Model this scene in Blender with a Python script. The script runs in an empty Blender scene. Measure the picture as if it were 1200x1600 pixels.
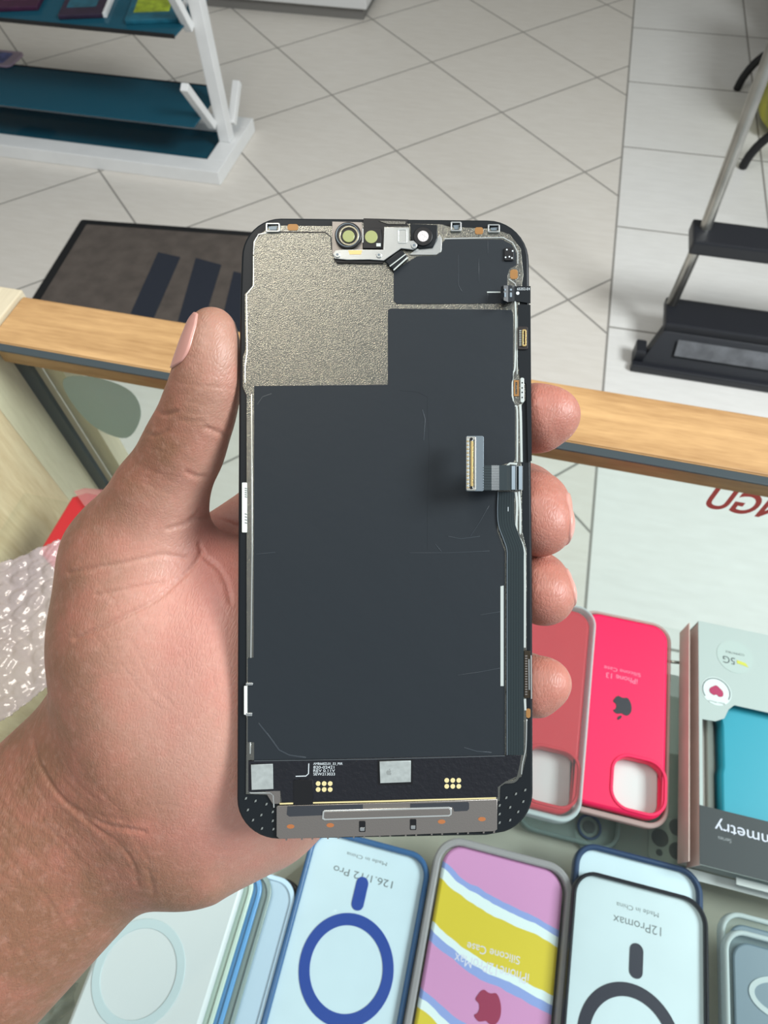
import bpy, bmesh, math, random
import numpy as np
from mathutils import Vector, Matrix
random.seed(4)
SC = bpy.context.scene
COL = SC.collection

# ---------------------------------------------------------------- camera, light, exposure
F = 1040.0                                        # focal length in pixels of the 1200x1600 frame
PITCH, ROLL, YAW = math.radians(57.77), math.radians(-2.0), math.radians(-15.4)
CAM = Vector((0, 0, 1.27))
FW = Vector((math.cos(PITCH)*math.sin(YAW), math.cos(PITCH)*math.cos(YAW), -math.sin(PITCH)))
R0 = Vector((math.cos(YAW), -math.sin(YAW), 0)); U0 = R0.cross(FW)
RT = R0*math.cos(ROLL) + U0*math.sin(ROLL)
UP = -R0*math.sin(ROLL) + U0*math.cos(ROLL)
cd = bpy.data.cameras.new('camera'); co = bpy.data.objects.new('camera', cd); COL.objects.link(co)
co.matrix_world = Matrix(((RT.x, UP.x, -FW.x, CAM.x), (RT.y, UP.y, -FW.y, CAM.y), (RT.z, UP.z, -FW.z, CAM.z), (0, 0, 0, 1)))
cd.sensor_fit = 'HORIZONTAL'; cd.sensor_width = 36; cd.lens = 36*F/1200
cd.clip_start = .01; cd.clip_end = 60
cd.dof.use_dof = True; cd.dof.focus_distance = .169; cd.dof.aperture_fstop = 45
SC.camera = co
SC.view_settings.view_transform = 'Standard'; SC.view_settings.look = 'None'
SC.view_settings.gamma = 1; SC.view_settings.exposure = 0.12
SC.view_settings.use_curve_mapping = False
SC.cycles.transparent_max_bounces = 48
W = bpy.data.worlds.new('world'); SC.world = W; W.use_nodes = True
W.node_tree.nodes['Background'].inputs[0].default_value = (.86, .93, 1.0, 1)
W.node_tree.nodes['Background'].inputs[1].default_value = .47

def area(name, loc, target, sx, sy, power, col):
    l = bpy.data.lights.new(name, 'AREA'); l.shape = 'RECTANGLE'; l.size = sx; l.size_y = sy; l.energy = power; l.color = col
    o = bpy.data.objects.new(name, l); COL.objects.link(o); o.location = loc
    o.rotation_euler = (Vector(target)-Vector(loc)).to_track_quat('-Z', 'Y').to_euler()
    return o
area('shop_window_daylight', (1.75, .50, 2.45), (.05, .6, .6), 1.0, .8, 70, (.93, .98, 1))
area('ceiling_panel_light', (-.5, .6, 2.9), (-.4, .6, 0), 1.2, .6, 16, (1, .93, .84))

# ---------------------------------------------------------------- helpers
def ray(px, py): return FW + RT*((px-600)/F) - UP*((py-800)/F)
def at_z(px, py, z): d = ray(px, py); return CAM + d*((z-CAM.z)/d.z)
def at_y(px, py, y): d = ray(px, py); return CAM + d*(y/d.y)
def at_x(px, py, x): d = ray(px, py); return CAM + d*(x/d.x)
def S(r, g, b):
    f = lambda c: (c/255)/12.92 if c <= 10 else ((c/255+.055)/1.055)**2.4
    return (f(r), f(g), f(b), 1)
MATS = {}
def mat(name, col, rough=.5, metal=0, alpha=1, bump=0, bscale=300, spec=.5, coat=0, var=0, vscale=40, trans=0, emit=0):
    m = bpy.data.materials.new(name); m.use_nodes = True; nt = m.node_tree; b = nt.nodes['Principled BSDF']
    b.inputs['Base Color'].default_value = col; b.inputs['Roughness'].default_value = rough
    b.inputs['Metallic'].default_value = metal; b.inputs['Alpha'].default_value = alpha
    b.inputs['Specular IOR Level'].default_value = spec; b.inputs['Coat Weight'].default_value = coat
    b.inputs['Transmission Weight'].default_value = trans
    g = nt.nodes.new('ShaderNodeNewGeometry')
    if var:
        n = nt.nodes.new('ShaderNodeTexNoise'); n.inputs['Scale'].default_value = vscale; n.inputs['Detail'].default_value = 4
        nt.links.new(g.outputs['Position'], n.inputs['Vector'])
        mp = nt.nodes.new('ShaderNodeMapRange'); mp.inputs['From Min'].default_value = .3; mp.inputs['From Max'].default_value = .7
        mp.inputs['To Min'].default_value = 1-var; mp.inputs['To Max'].default_value = 1+var
        nt.links.new(n.outputs['Fac'], mp.inputs['Value'])
        x = nt.nodes.new('ShaderNodeVectorMath'); x.operation = 'SCALE'; x.inputs[0].default_value = col[:3]
        nt.links.new(mp.outputs[0], x.inputs['Scale']); nt.links.new(x.outputs[0], b.inputs['Base Color'])
    if bump:
        n = nt.nodes.new('ShaderNodeTexNoise'); n.inputs['Scale'].default_value = bscale; n.inputs['Detail'].default_value = 3
        nt.links.new(g.outputs['Position'], n.inputs['Vector'])
        bp = nt.nodes.new('ShaderNodeBump'); bp.inputs['Strength'].default_value = bump; bp.inputs['Distance'].default_value = .0005
        nt.links.new(n.outputs['Fac'], bp.inputs['Height']); nt.links.new(bp.outputs[0], b.inputs['Normal'])
    MATS[name] = m
    return m
def thin_glass(name, tint, gloss_mul=1.0, body=None, body_fac=0, rough=.02):
    """see-through sheet: tinted transparency, a Fresnel reflection, optionally some milky body"""
    m = bpy.data.materials.new(name); m.use_nodes = True; nt = m.node_tree; nt.nodes.clear()
    out = nt.nodes.new('ShaderNodeOutputMaterial')
    t = nt.nodes.new('ShaderNodeBsdfTransparent'); t.inputs[0].default_value = tint
    src = t
    if body_fac:
        d = nt.nodes.new('ShaderNodeBsdfDiffuse'); d.inputs[0].default_value = body
        mx = nt.nodes.new('ShaderNodeMixShader'); mx.inputs[0].default_value = body_fac
        nt.links.new(t.outputs[0], mx.inputs[1]); nt.links.new(d.outputs[0], mx.inputs[2]); src = mx
    gl = nt.nodes.new('ShaderNodeBsdfGlossy'); gl.inputs['Roughness'].default_value = rough
    N = NT(nt); g = nt.nodes.new('ShaderNodeNewGeometry'); dp = nt.nodes.new('ShaderNodeVectorMath'); dp.operation = 'DOT_PRODUCT'
    nt.links.new(g.outputs['Incoming'], dp.inputs[0]); nt.links.new(g.outputs['Normal'], dp.inputs[1])
    c5 = N.m('POWER', N.m('SUBTRACT', 1, N.m('ABSOLUTE', dp.outputs['Value'])), 5)
    mu = N.m('MULTIPLY', N.m('MULTIPLY_ADD', c5, .96, .04), gloss_mul*.6); mu = N.m('MINIMUM', mu, 1)
    m2 = nt.nodes.new('ShaderNodeMixShader')
    nt.links.new(mu, m2.inputs[0]); nt.links.new(src.outputs[0], m2.inputs[1]); nt.links.new(gl.outputs[0], m2.inputs[2])
    nt.links.new(m2.outputs[0], out.inputs[0])
    MATS[name] = m
    return m
class NT:
    def __init__(s, nt): s.nt = nt
    def m(s, op, a, b=None, c=None):
        n = s.nt.nodes.new('ShaderNodeMath'); n.operation = op
        for i, v in enumerate((a, b, c)):
            if v is None: continue
            if isinstance(v, (int, float)): n.inputs[i].default_value = v
            else: s.nt.links.new(v, n.inputs[i])
        return n.outputs[0]
    def mix(s, f, a, b):
        n = s.nt.nodes.new('ShaderNodeMix'); n.data_type = 'RGBA'
        for i, v in ((0, f), (6, a), (7, b)):
            if isinstance(v, (int, float, tuple)): n.inputs[i].default_value = v
            else: s.nt.links.new(v, n.inputs[i])
        return n.outputs[2]
    def noise(s, vec, scale, detail=3, rough=.5):
        n = s.nt.nodes.new('ShaderNodeTexNoise'); n.inputs['Scale'].default_value = scale; n.inputs['Detail'].default_value = detail
        n.inputs['Roughness'].default_value = rough
        if vec is not None: s.nt.links.new(vec, n.inputs['Vector'])
        return n.outputs['Fac']
    def vscale(s, vec, v):
        n = s.nt.nodes.new('ShaderNodeVectorMath'); n.operation = 'MULTIPLY'; s.nt.links.new(vec, n.inputs[0]); n.inputs[1].default_value = v
        return n.outputs[0]

ORG = {}
def meta(o, label=None, cat=None, group=None, kind=None):
    if label: o['label'] = label
    if cat: o['category'] = cat
    if group: o['group'] = group
    if kind: o['kind'] = kind
    return o
def root(name, loc, label, cat, group=None):
    o = bpy.data.objects.new(name, None); o.empty_display_size = .02; COL.objects.link(o); o.location = loc
    ORG[o.name] = Vector(loc); return meta(o, label, cat, group)
def link_mesh(name, me, m, parent=None, label=None, smooth=False):
    """me holds world coordinates; the object sits at its parent's (or its own) base point"""
    if parent is None:
        n = len(me.vertices); a = np.empty(n*3); me.vertices.foreach_get('co', a); a = a.reshape(-1, 3)
        org = Vector(((a[:, 0].min()+a[:, 0].max())/2, (a[:, 1].min()+a[:, 1].max())/2, a[:, 2].min()))
    else: org = ORG[parent.name]
    me.transform(Matrix.Translation(-org))
    o = bpy.data.objects.new(name, me); COL.objects.link(o); ORG[o.name] = org
    if parent is None: o.location = org
    else: o.parent = parent
    if m is not None: me.materials.clear(); me.materials.append(m)
    if smooth: me.polygons.foreach_set('use_smooth', [True]*len(me.polygons))
    if label: o['label'] = label
    return o
def mesh_of(verts, faces):
    me = bpy.data.meshes.new('mesh'); me.from_pydata([tuple(v) for v in verts], [], faces); me.update(); return me
def bm_mesh(bm):
    bmesh.ops.recalc_face_normals(bm, faces=bm.faces)
    me = bpy.data.meshes.new('mesh'); bm.to_mesh(me); bm.free(); return me
def bm_box(bm, lo, hi, bevel=0, M=None):
    r = bmesh.ops.create_cube(bm, size=1)
    vs = r['verts']
    for v in vs:
        v.co = Vector([lo[i] + (v.co[i]+.5)*(hi[i]-lo[i]) for i in range(3)])
    if bevel:
        es = list({e for v in vs for e in v.link_edges})
        rr_ = bmesh.ops.bevel(bm, geom=es, offset=bevel, segments=2, affect='EDGES', profile=.6)
        vs = list({v for f in rr_['faces'] for v in f.verts} | {v for v in vs if v.is_valid})
    if M is not None:
        for v in vs: v.co = M @ v.co
    return vs
def box(name, lo, hi, m, parent=None, bevel=0, M=None, label=None):
    bm = bmesh.new(); bm_box(bm, lo, hi, bevel, M); return link_mesh(name, bm_mesh(bm), m, parent, label)
def bar(name, a, b, w, h, m, parent=None, side=(0, 1, 0), bevel=.002, label=None):
    a, b = Vector(a), Vector(b); z = (b-a); L = z.length; z.normalize(); y = Vector(side); y = (y-z*y.dot(z)).normalized(); x = y.cross(z)
    M = Matrix.Translation(a) @ Matrix((x, y, z)).transposed().to_4x4()
    return box(name, (-w/2, -h/2, 0), (w/2, h/2, L), m, parent, bevel, M, label)
def tube_mesh(bm, pts, rad, seg=14, caps=True):
    pts = [Vector(p) for p in pts]; rings = []; up = Vector((.3, .2, .9)).normalized()
    for i, p in enumerate(pts):
        t = (pts[min(i+1, len(pts)-1)]-pts[max(i-1, 0)]).normalized()
        x = t.cross(up).normalized(); y = t.cross(x)
        r_ = rad[i] if isinstance(rad, (list, tuple)) else rad
        rings.append([bm.verts.new(p + x*math.cos(2*math.pi*k/seg)*r_ + y*math.sin(2*math.pi*k/seg)*r_) for k in range(seg)])
    for a, b in zip(rings, rings[1:]):
        for k in range(seg): bm.faces.new((a[k], a[(k+1) % seg], b[(k+1) % seg], b[k]))
    if caps: bm.faces.new(rings[0][::-1]); bm.faces.new(rings[-1])
def tube(name, pts, rad, m, parent=None, seg=14, label=None):
    bm = bmesh.new(); tube_mesh(bm, pts, rad, seg); return link_mesh(name, bm_mesh(bm), m, parent, label, smooth=True)
def catmull(pts, n=6, closed=True):
    out = []; N = len(pts); rng = range(N if closed else N-1)
    g = (lambda i: pts[i % N]) if closed else (lambda i: pts[max(0, min(N-1, i))])
    for i in rng:
        p0, p1, p2, p3 = (np.array(g(i+k), float) for k in (-1, 0, 1, 2))
        for k in range(n):
            t = k/n
            out.append(tuple(.5*((2*p1)+(-p0+p2)*t+(2*p0-5*p1+4*p2-p3)*t*t+(-p0+3*p1-3*p2+p3)*t**3)))
    if not closed: out.append(tuple(pts[-1]))
    return out
def rr(x0, y0, x1, y1, r, n=8):
    if isinstance(r, (int, float)): r = (r,)*4
    out = []
    for (cx, cy, a0, q) in ((x1-r[0], y1-r[0], 0, r[0]), (x0+r[1], y1-r[1], 90, r[1]), (x0+r[2], y0+r[2], 180, r[2]), (x1-r[3], y0+r[3], 270, r[3])):
        for k in range(n+1):
            a = math.radians(a0+90*k/n); out.append((cx+q*math.cos(a), cy+q*math.sin(a)))
    return out
def circ(cx, cy, r, n=28, ry=None): return [(cx+r*math.cos(2*math.pi*k/n), cy+(ry or r)*math.sin(2*math.pi*k/n)) for k in range(n)]
def plate(name, loops, h0, h1, m, M, parent=None, bevel=0, label=None):
    """a flat solid with rounded rims, outline and holes given in the plane M, from height h0 to h1"""
    cu = bpy.data.curves.new('outline', 'CURVE'); cu.dimensions = '2D'; cu.fill_mode = 'BOTH'
    for lp in loops:
        s = cu.splines.new('POLY'); s.points.add(len(lp)-1); s.use_cyclic_u = True
        for k, p in enumerate(lp): s.points[k].co = (p[0], p[1], 0, 1)
    bevel = min(bevel, (h1-h0)/2*.98)
    cu.extrude = max((h1-h0)/2-bevel, 1e-6); cu.bevel_depth = bevel; cu.offset = -bevel; cu.bevel_resolution = 1
    to = bpy.data.objects.new('outline', cu); COL.objects.link(to)
    me = bpy.data.meshes.new_from_object(to.evaluated_get(bpy.context.evaluated_depsgraph_get()))
    bpy.data.objects.remove(to); bpy.data.curves.remove(cu)
    me.transform(M @ Matrix.Translation((0, 0, (h0+h1)/2)))
    me.name = 'mesh'
    return link_mesh(name, me, m, parent, label)
def text(name, s, width, m, M, parent=None, label=None, depth=.00003, height=None, bold=0):
    cu = bpy.data.curves.new('text', 'FONT'); cu.body = s; cu.align_x = 'CENTER'; cu.align_y = 'CENTER'; cu.size = 1; cu.extrude = 0; cu.offset = bold
    to = bpy.data.objects.new('text', cu); COL.objects.link(to)
    me = bpy.data.meshes.new_from_object(to.evaluated_get(bpy.context.evaluated_depsgraph_get()))
    bpy.data.objects.remove(to); bpy.data.curves.remove(cu)
    a = np.empty(len(me.vertices)*3); me.vertices.foreach_get('co', a); a = a.reshape(-1, 3)
    w0 = a[:, 0].max()-a[:, 0].min(); h0 = a[:, 1].max()-a[:, 1].min(); k = width/w0; ky = (height/h0) if height else k
    cx, cy = (a[:, 0].max()+a[:, 0].min())/2, (a[:, 1].max()+a[:, 1].min())/2
    me.transform(M @ Matrix.Translation((0, 0, depth)) @ Matrix.Diagonal((k, ky, 1, 1)) @ Matrix.Translation((-cx, -cy, 0)))
    me.name = 'mesh'
    return link_mesh(name, me, m, parent, label)
def frame(o, x, y): x = Vector(x).normalized(); y = Vector(y); y = (y-x*y.dot(x)).normalized(); z = x.cross(y); return Matrix.Translation(o) @ Matrix((x, y, z)).transposed().to_4x4()
def flat(z, x=0, y=0, turn=0): return Matrix.Translation((x, y, z)) @ Matrix.Rotation(turn, 4, 'Z')
APPLE = catmull([(.0, .36), (.12, .40), (.25, .43), (.37, .37), (.43, .29), (.33, .2), (.29, .07), (.33, -.07), (.46, -.16), (.41, -.30), (.31, -.45), (.2, -.51), (.08, -.47), (0, -.46), (-.08, -.47), (-.2, -.51), (-.31, -.45), (-.42, -.26), (-.47, -.03), (-.45, .18), (-.36, .34), (-.24, .42), (-.1, .40)], 4)
LEAF = catmull([(.0, .48), (.02, .60), (.12, .70), (.2, .72), (.19, .6), (.1, .5)], 4)
def apple(cx, cy, s, turn=0):
    c, q = math.cos(turn), math.sin(turn)
    return [[(cx+s*(x*c-y*q), cy+s*(x*q+y*c)) for x, y in L] for L in (APPLE, LEAF)]

# ---------------------------------------------------------------- materials
def wood(name, c1, c2, axis, scale=1):
    m = bpy.data.materials.new(name); m.use_nodes = True; nt = m.node_tree; b = nt.nodes['Principled BSDF']; N = NT(nt)
    g = nt.nodes.new('ShaderNodeNewGeometry').outputs['Position']
    st = [60, 60, 60]; st[axis] = 5
    v = N.vscale(g, [q*scale for q in st])
    n1 = N.noise(v, 1.2, 4, .6)
    st = [420, 420, 420]; st[axis] = 60
    n2 = N.noise(N.vscale(g, st), 1, 2)
    f = N.m('ADD', N.m('MULTIPLY', n1, 1.5), N.m('MULTIPLY', n2, .5)); f = N.m('SUBTRACT', f, .5)
    nt.links.new(N.mix(f, c1, c2), b.inputs['Base Color']); b.inputs['Roughness'].default_value = .45
    bp = nt.nodes.new('ShaderNodeBump'); bp.inputs['Strength'].default_value = .15; bp.inputs['Distance'].default_value = .0004
    nt.links.new(n2, bp.inputs['Height']); nt.links.new(bp.outputs[0], b.inputs['Normal'])
    return m
M_beech = wood('beech', S(150, 110, 66), S(218, 176, 122), 0)
M_ply = wood('plywood', S(196, 160, 118), S(244, 218, 180), 2)
M_cream = wood('pale_wood', S(196, 184, 156), S(226, 214, 186), 1)
M_postw = wood('pale_post', S(212, 196, 164), S(240, 226, 196), 2)

def floor_material():
    m = bpy.data.materials.new('floor_tiles'); m.use_nodes = True; nt = m.node_tree; b = nt.nodes['Principled BSDF']; N = NT(nt)
    g = nt.nodes.new('ShaderNodeNewGeometry'); sx = nt.nodes.new('ShaderNodeSeparateXYZ'); nt.links.new(g.outputs['Position'], sx.inputs[0])
    T = .45; th = math.radians(45.47); c, s = math.cos(th)/T, math.sin(th)/T
    tx = N.m('ADD', N.m('MULTIPLY_ADD', sx.outputs[0], c, -2.681), N.m('MULTIPLY', sx.outputs[1], s))
    ty = N.m('ADD', N.m('MULTIPLY_ADD', sx.outputs[0], -s, -4.253), N.m('MULTIPLY', sx.outputs[1], c))
    near = lambda v: N.m('ABSOLUTE', N.m('SUBTRACT', N.m('FRACT', N.m('ADD', v, .5)), .5))
    k = .70711
    ss = N.m('MULTIPLY', N.m('SUBTRACT', N.m('SUBTRACT', tx, ty), 2.36), k)
    pp = N.m('SUBTRACT', N.m('MULTIPLY', N.m('ADD', tx, ty), k), .395)
    region = N.m('GREATER_THAN', ss, 0)
    dA = N.m('MINIMUM', near(tx), near(ty)); dB = N.m('MINIMUM', near(ss), near(pp))
    inv = N.m('SUBTRACT', 1, region)
    d = N.m('ADD', N.m('MULTIPLY', dA, inv), N.m('MULTIPLY', dB, region))
    d = N.m('MINIMUM', d, N.m('ABSOLUTE', ss))
    mr = nt.nodes.new('ShaderNodeMapRange'); mr.interpolation_type = 'SMOOTHSTEP'
    mr.inputs['From Min'].default_value = .0045; mr.inputs['From Max'].default_value = .0088
    nt.links.new(d, mr.inputs['Value']); tile = mr.outputs[0]
    # brushed veining along each tile
    n = N.noise(N.vscale(g.outputs['Position'], (12, 60, 12)), 1, 5, .6); n2 = N.noise(g.outputs['Position'], 2.2, 3)
    cA = N.mix(n, S(206, 200, 190), S(230, 226, 219)); cB = N.mix(n, S(214, 213, 209), S(236, 236, 233))
    cc = N.mix(region, cA, cB); cc = N.mix(N.m('MULTIPLY', n2, .25), cc, S(206, 196, 182))
    nt.links.new(N.mix(tile, S(140, 136, 130), cc), b.inputs['Base Color'])
    nt.links.new(N.m('SUBTRACT', .85, N.m('MULTIPLY', tile, .45)), b.inputs['Roughness'])
    bp = nt.nodes.new('ShaderNodeBump'); bp.inputs['Strength'].default_value = .5; bp.inputs['Distance'].default_value = .002
    nt.links.new(tile, bp.inputs['Height']); nt.links.new(bp.outputs[0], b.inputs['Normal'])
    return m
M_floor = floor_material()
M_wall = mat('painted_wall', S(188, 184, 176), .8)
M_ceil = mat('ceiling_paint', S(225, 223, 216), .9)
M_white = mat('white_powder_coat', S(232, 233, 232), .35, var=.03, vscale=15)
M_whitebox = mat('white_laminate', S(216, 216, 214), .5)
M_gasket = mat('dark_gasket', S(62, 72, 76), .35)
M_blackp = mat('black_plastic', S(30, 32, 38), .42, bump=.2, bscale=500)
M_blackrub = mat('black_rubber', S(16, 17, 20), .6)
M_alu = mat('aluminium_tube', S(178, 176, 170), .28, metal=.9, var=.22, vscale=18)
M_greyspot = mat('scuffed_grey', S(92, 94, 98), .6, var=.3, vscale=30)
M_glass = thin_glass('counter_glass', (.945, .98, .97, 1), .45)
M_glass2 = thin_glass('clear_front_glass', (.97, .988, .982, 1), .5)
M_shelfglass = thin_glass('shelf_glass', (.97, .98, .975, 1), .5)
M_teal = thin_glass('smoked_teal_glass', (.06, .17, .21, 1), .9, S(34, 98, 120), .7, .05)
M_frost = thin_glass('frosted_film', (.6, .7, .66, 1), .3, S(196, 214, 206), .75, .4)
M_red_letter = mat('red_vinyl', S(236, 92, 86), .5)

# ---------------------------------------------------------------- setting
def structure(name, lo, hi, m): return meta(box(name, lo, hi, m), kind='structure')
structure('floor', (-4, -2.5, -.05), (3.5, 5.5, 0), M_floor)
structure('wall_back', (-4, 5.4, 0), (3.5, 5.5, 2.95), M_wall)
structure('ceiling_shade_slab', (-4, 1.9, 2.95), (3.5, 5.5, 3.0), M_ceil)  # unseen slab over the far half only, added to dim the far floor
structure('wall_left', (-4.1, -2.5, 0), (-4, 5.5, 2.95), M_wall)

# ---------------------------------------------------------------- display counter
ctr = root('display_counter', (0, .1, 0), 'glass-topped display counter with a beech rail along its far edge, phone cases inside', 'counter')
box('beech_rail', (-.4075, .3118, .8755), (1.4, .364, .9), M_beech, ctr, .0012)
box('side_rail', (-.47, -.35, .876), (-.409, .3685, .903), M_cream, ctr, .0012, label='pale cream side rail')
box('gasket', (-.4085, .3035, .8978), (1.4, .3105, .8995), M_gasket, ctr, .0006)
box('gasket_lip', (-.4085, .3108, .888), (1.4, .3116, .8992), M_beech, ctr)
box('glass_top', (-.4085, -.35, .8925), (1.4, .3030, .8985), M_glass, ctr)
box('front_glass', (-.398, .328, .05), (1.38, .333, .8752), M_glass2, ctr)
box('side_panel', (-.47, -.35, 0), (-.412, .284, .8755), M_ply, ctr)
box('corner_post', (-.47, .2842, 0), (-.412, .345, .8755), M_postw, ctr)
box('glass_channel', (-.4118, .322, .05), (-.398, .327, .875), M_gasket, ctr)
box('front_post', (-.3975, .3335, 0), (-.378, .352, .8755), M_postw, ctr)
box('shelf', (-.405, -.33, .770), (1.38, .247, .776), M_shelfglass, ctr, .001)
box('deck', (-.41, -.33, .44), (1.39, .315, .458), mat('deck_board', S(150, 150, 142), .6), ctr)
tube('shelf_support', [at_z(1040, 1033, .7715), at_z(1075, 1037, .7715)], .0012, M_alu, ctr, 8)
# frosted patch and red lettering on the front pane
cfr = frame((0, .327, 0), (1, 0, 0), (0, 0, 1))
def onpane(px, py): q = at_y(px, py, .327); return (q.x, q.z)
plate('frosted_sticker', [catmull([onpane(*p) for p in ((100, 592), (150, 590), (205, 612), (220, 650), (198, 684), (150, 668), (112, 628))], 5)], 0, .0003, M_frost, cfr, ctr)
text('window_lettering', 'NGU', .056, M_red_letter, frame((.1935, .3265, .8455), (-1, 0, 0), (0, 0, 1)), ctr, depth=-.00003, height=.028, bold=.022)

# ---------------------------------------------------------------- floor mat
mm = frame((-1.3996, 1.6125, 0), (.9951, .0985, 0), (-.0985, .9951, 0))
mt = root('floor_mat', (-.95, 1.35, 0), 'dark grey-brown floor mat with a black rubber border in front of the counter', 'mat')
plate('border', [rr(0, -.62, .92, 0, .01)], .0005, .006, M_blackrub, mm, mt, .002)
M_pile = mat('mat_pile', S(86, 78, 72), .95, bump=1, bscale=900, var=.18, vscale=25)
plate('pile', [rr(.03, -.59, .89, -.028, .004)], .006, .010, M_pile, mm, mt, .0015)
M_bars = mat('mat_bar_navy', S(32, 38, 50), .9, bump=.8, bscale=900)
for (a, b, c, d) in (((247, 394), (282, 402), (240, 498), (204, 490)), ((306, 403), (346, 414), (316, 512), (278, 502)), ((365, 424), (405, 434), (380, 530), (342, 520))):
    inv = mm.inverted(); lp = [tuple((inv @ at_z(q[0], q[1], .010))[:2]) for q in (a, b, c, d)]
    plate('dark_bar', [lp], .010, .0107, M_bars, mm, mt)  # navy bars laid over the pile

# ---------------------------------------------------------------- rack with smoked glass shelves
rk = root('display_rack', (-1.6, 2.05, 0), 'white metal display rack with smoked teal glass shelves, top left', 'rack')
M_rackframe = M_white
box('base_rail', (-2.9, 1.884, 0), (-1.036, 1.95, .045), M_white, rk, .003)
box('base_rail', (-2.9, 2.155, 0), (-1.036, 2.222, .045), M_white, rk, .003)
box('end_rail', (-1.1, 1.9505, 0), (-1.036, 2.1545, .045), M_white, rk, .003)
box('base_panel', (-2.9, 1.951, .012), (-1.101, 2.154, .02), M_teal, rk)
box('upright', (-1.098, 2.055, .0455), (-1.058, 2.095, 1.15), M_white, rk, .003)
bar('arm', (-1.105, 2.05, .10), (-1.105, 1.93, .275), .024, .024, M_white, rk)
bar('arm', (-1.06, 2.1, .085), (-1.06, 2.20, .17), .024, .024, M_white, rk)
bar('arm', (-1.107, 2.05, .38), (-1.107, 1.93, .60), .024, .024, M_white, rk)
box('shelf', (-2.9, 1.945, .145), (-1.115, 2.19, .151), M_teal, rk, .001, label='lower smoked teal glass shelf')
box('shelf', (-2.9, 1.962, .392), (-1.112, 2.30, .398), M_teal, rk, .001, label='upper smoked teal glass shelf')
box('shelf_edge', (-2.9, 2.1905, .143), (-1.118, 2.1945, .153), M_blackrub, rk)
box('shelf_edge', (-2.9, 1.957, .39), (-1.112, 1.9615, .40), M_blackrub, rk)
def booklet(px0, py0, w, l, col, col2, label, strip, turn):
    q = at_z(px0, py0, .3985); Mx = flat(.3985, q.x, q.y, turn)
    o = root('booklet', (q.x, q.y, .3985), label, 'booklet', 'booklets on the upper rack shelf')
    plate('cover', [rr(0, .004, w, l, .004)], 0, .012, mat('cover', col, .5, var=.25, vscale=35), Mx, o, .001)
    plate('cover_print', [rr(w*.12, l*.2, w*.8, l*.7, .003)], .012, .0123, mat('cover_print', col2, .45, var=.3, vscale=50), Mx, o)
    if strip:
        bm = bmesh.new()
        for k in range(int(l/.009)):
            bm_box(bm, (w+.001, .006+k*.009, 0), (w+.012, .0105+k*.009, .013), .001, Mx)
        link_mesh('spiral_binding', bm_mesh(bm), M_white, o)
    return o
booklet(196, 40, .155, .26, S(20, 92, 112), S(150, 170, 40), 'teal and lime booklet with spiral binding beside the rack upright', True, math.radians(16))
booklet(92, 32, .13, .26, S(44, 30, 52), S(30, 92, 110), 'dark purple and teal booklet with spiral binding, middle of the upper shelf', True, math.radians(16))
booklet(-8, 20, .13, .26, S(60, 22, 52), S(96, 48, 82), 'dark maroon booklet at the left edge of the upper shelf', False, math.radians(16))
q = at_z(22, 92, .151)
sm = root('case_sleeve', (q.x, q.y, .1515), 'small pink and blue clear sleeve lying at the back of the lower rack shelf', 'sleeve')
plate('sleeve', [rr(-.10, -.055, .045, .05, .02)], .0005, .008, mat('sleeve_film', S(196, 170, 190), .2), flat(.151, q.x-.02, q.y-.012), sm, .002)
plate('printed_panel', [rr(-.085, -.04, .01, .032, .006)], .008, .0086, mat('sleeve_print', S(110, 120, 190), .4, var=.4, vscale=60), flat(.151, q.x-.02, q.y-.012), sm)

# ---------------------------------------------------------------- white cabinet far behind
cb = root('white_cabinet', (-1.3, 3.3, 0), 'plain white low cabinet standing at the top of the picture', 'cabinet')
box('carcass', (-1.9, 3.12, .045), (-.86, 3.6, .6), M_whitebox, cb, .004)
box('plinth', (-1.87, 3.14, 0), (-.88, 3.58, .0448), mat('plinth_grey', S(120, 118, 114), .6), cb)

# ---------------------------------------------------------------- step ladder
ld = root('step_ladder', (.7, 1.55, 0), 'aluminium step ladder with black plastic steps standing on the tiles, right', 'ladder')
box('bottom_step', (.358, 1.41, .075), (1.0, 1.515, .1), M_blackp, ld, .006)
bm = bmesh.new(); bm_box(bm, (0, 0, 0), (1, 1, 1), .02)
for v in bm.verts:
    x, y, z = v.co
    v.co = Vector((.322+.04*z+(.68-.04*z)*x, 1.352+.058*z+.03*y, .004+.074*z))
link_mesh('step_skirt', bm_mesh(bm), M_blackp, ld)
box('foot_bar', (.302, 1.33, 0), (1.0, 1.352, .022), M_blackp, ld, .005)
box('foot_bracket', (.304, 1.353, .001), (.33, 1.40, .05), M_blackp, ld, .005)
bm = bmesh.new(); bm_box(bm, (0, 0, 0), (1, 1, 1), 0)
for v in bm.verts:
    x, y, z = v.co; v.co = Vector((.40+.42*x, 1.3725+.027*x*0+.0245*y, .036+.031*y+.0012*z-.0002)) + Vector((0, -.0035, .0028))
link_mesh('scuffed_label', bm_mesh(bm), M_greyspot, ld)
box('upper_step', (.352, 1.455, .268), (1.0, 1.545, .302), M_blackp, ld, .006)
tube('side_rail', [(.372, 1.49, .09), (.380, 1.515, .30), (.376, 1.57, .62), (.372, 1.63, .95)], .0135, M_alu, ld)
tube('rear_leg', [(.98, 1.95, .01), (.98, 1.66, .95)], .0115, M_alu, ld)
tube('side_rail', [(.985, 1.49, .105), (.985, 1.57, .62), (.985, 1.63, .95)], .0115, M_alu, ld)

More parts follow.
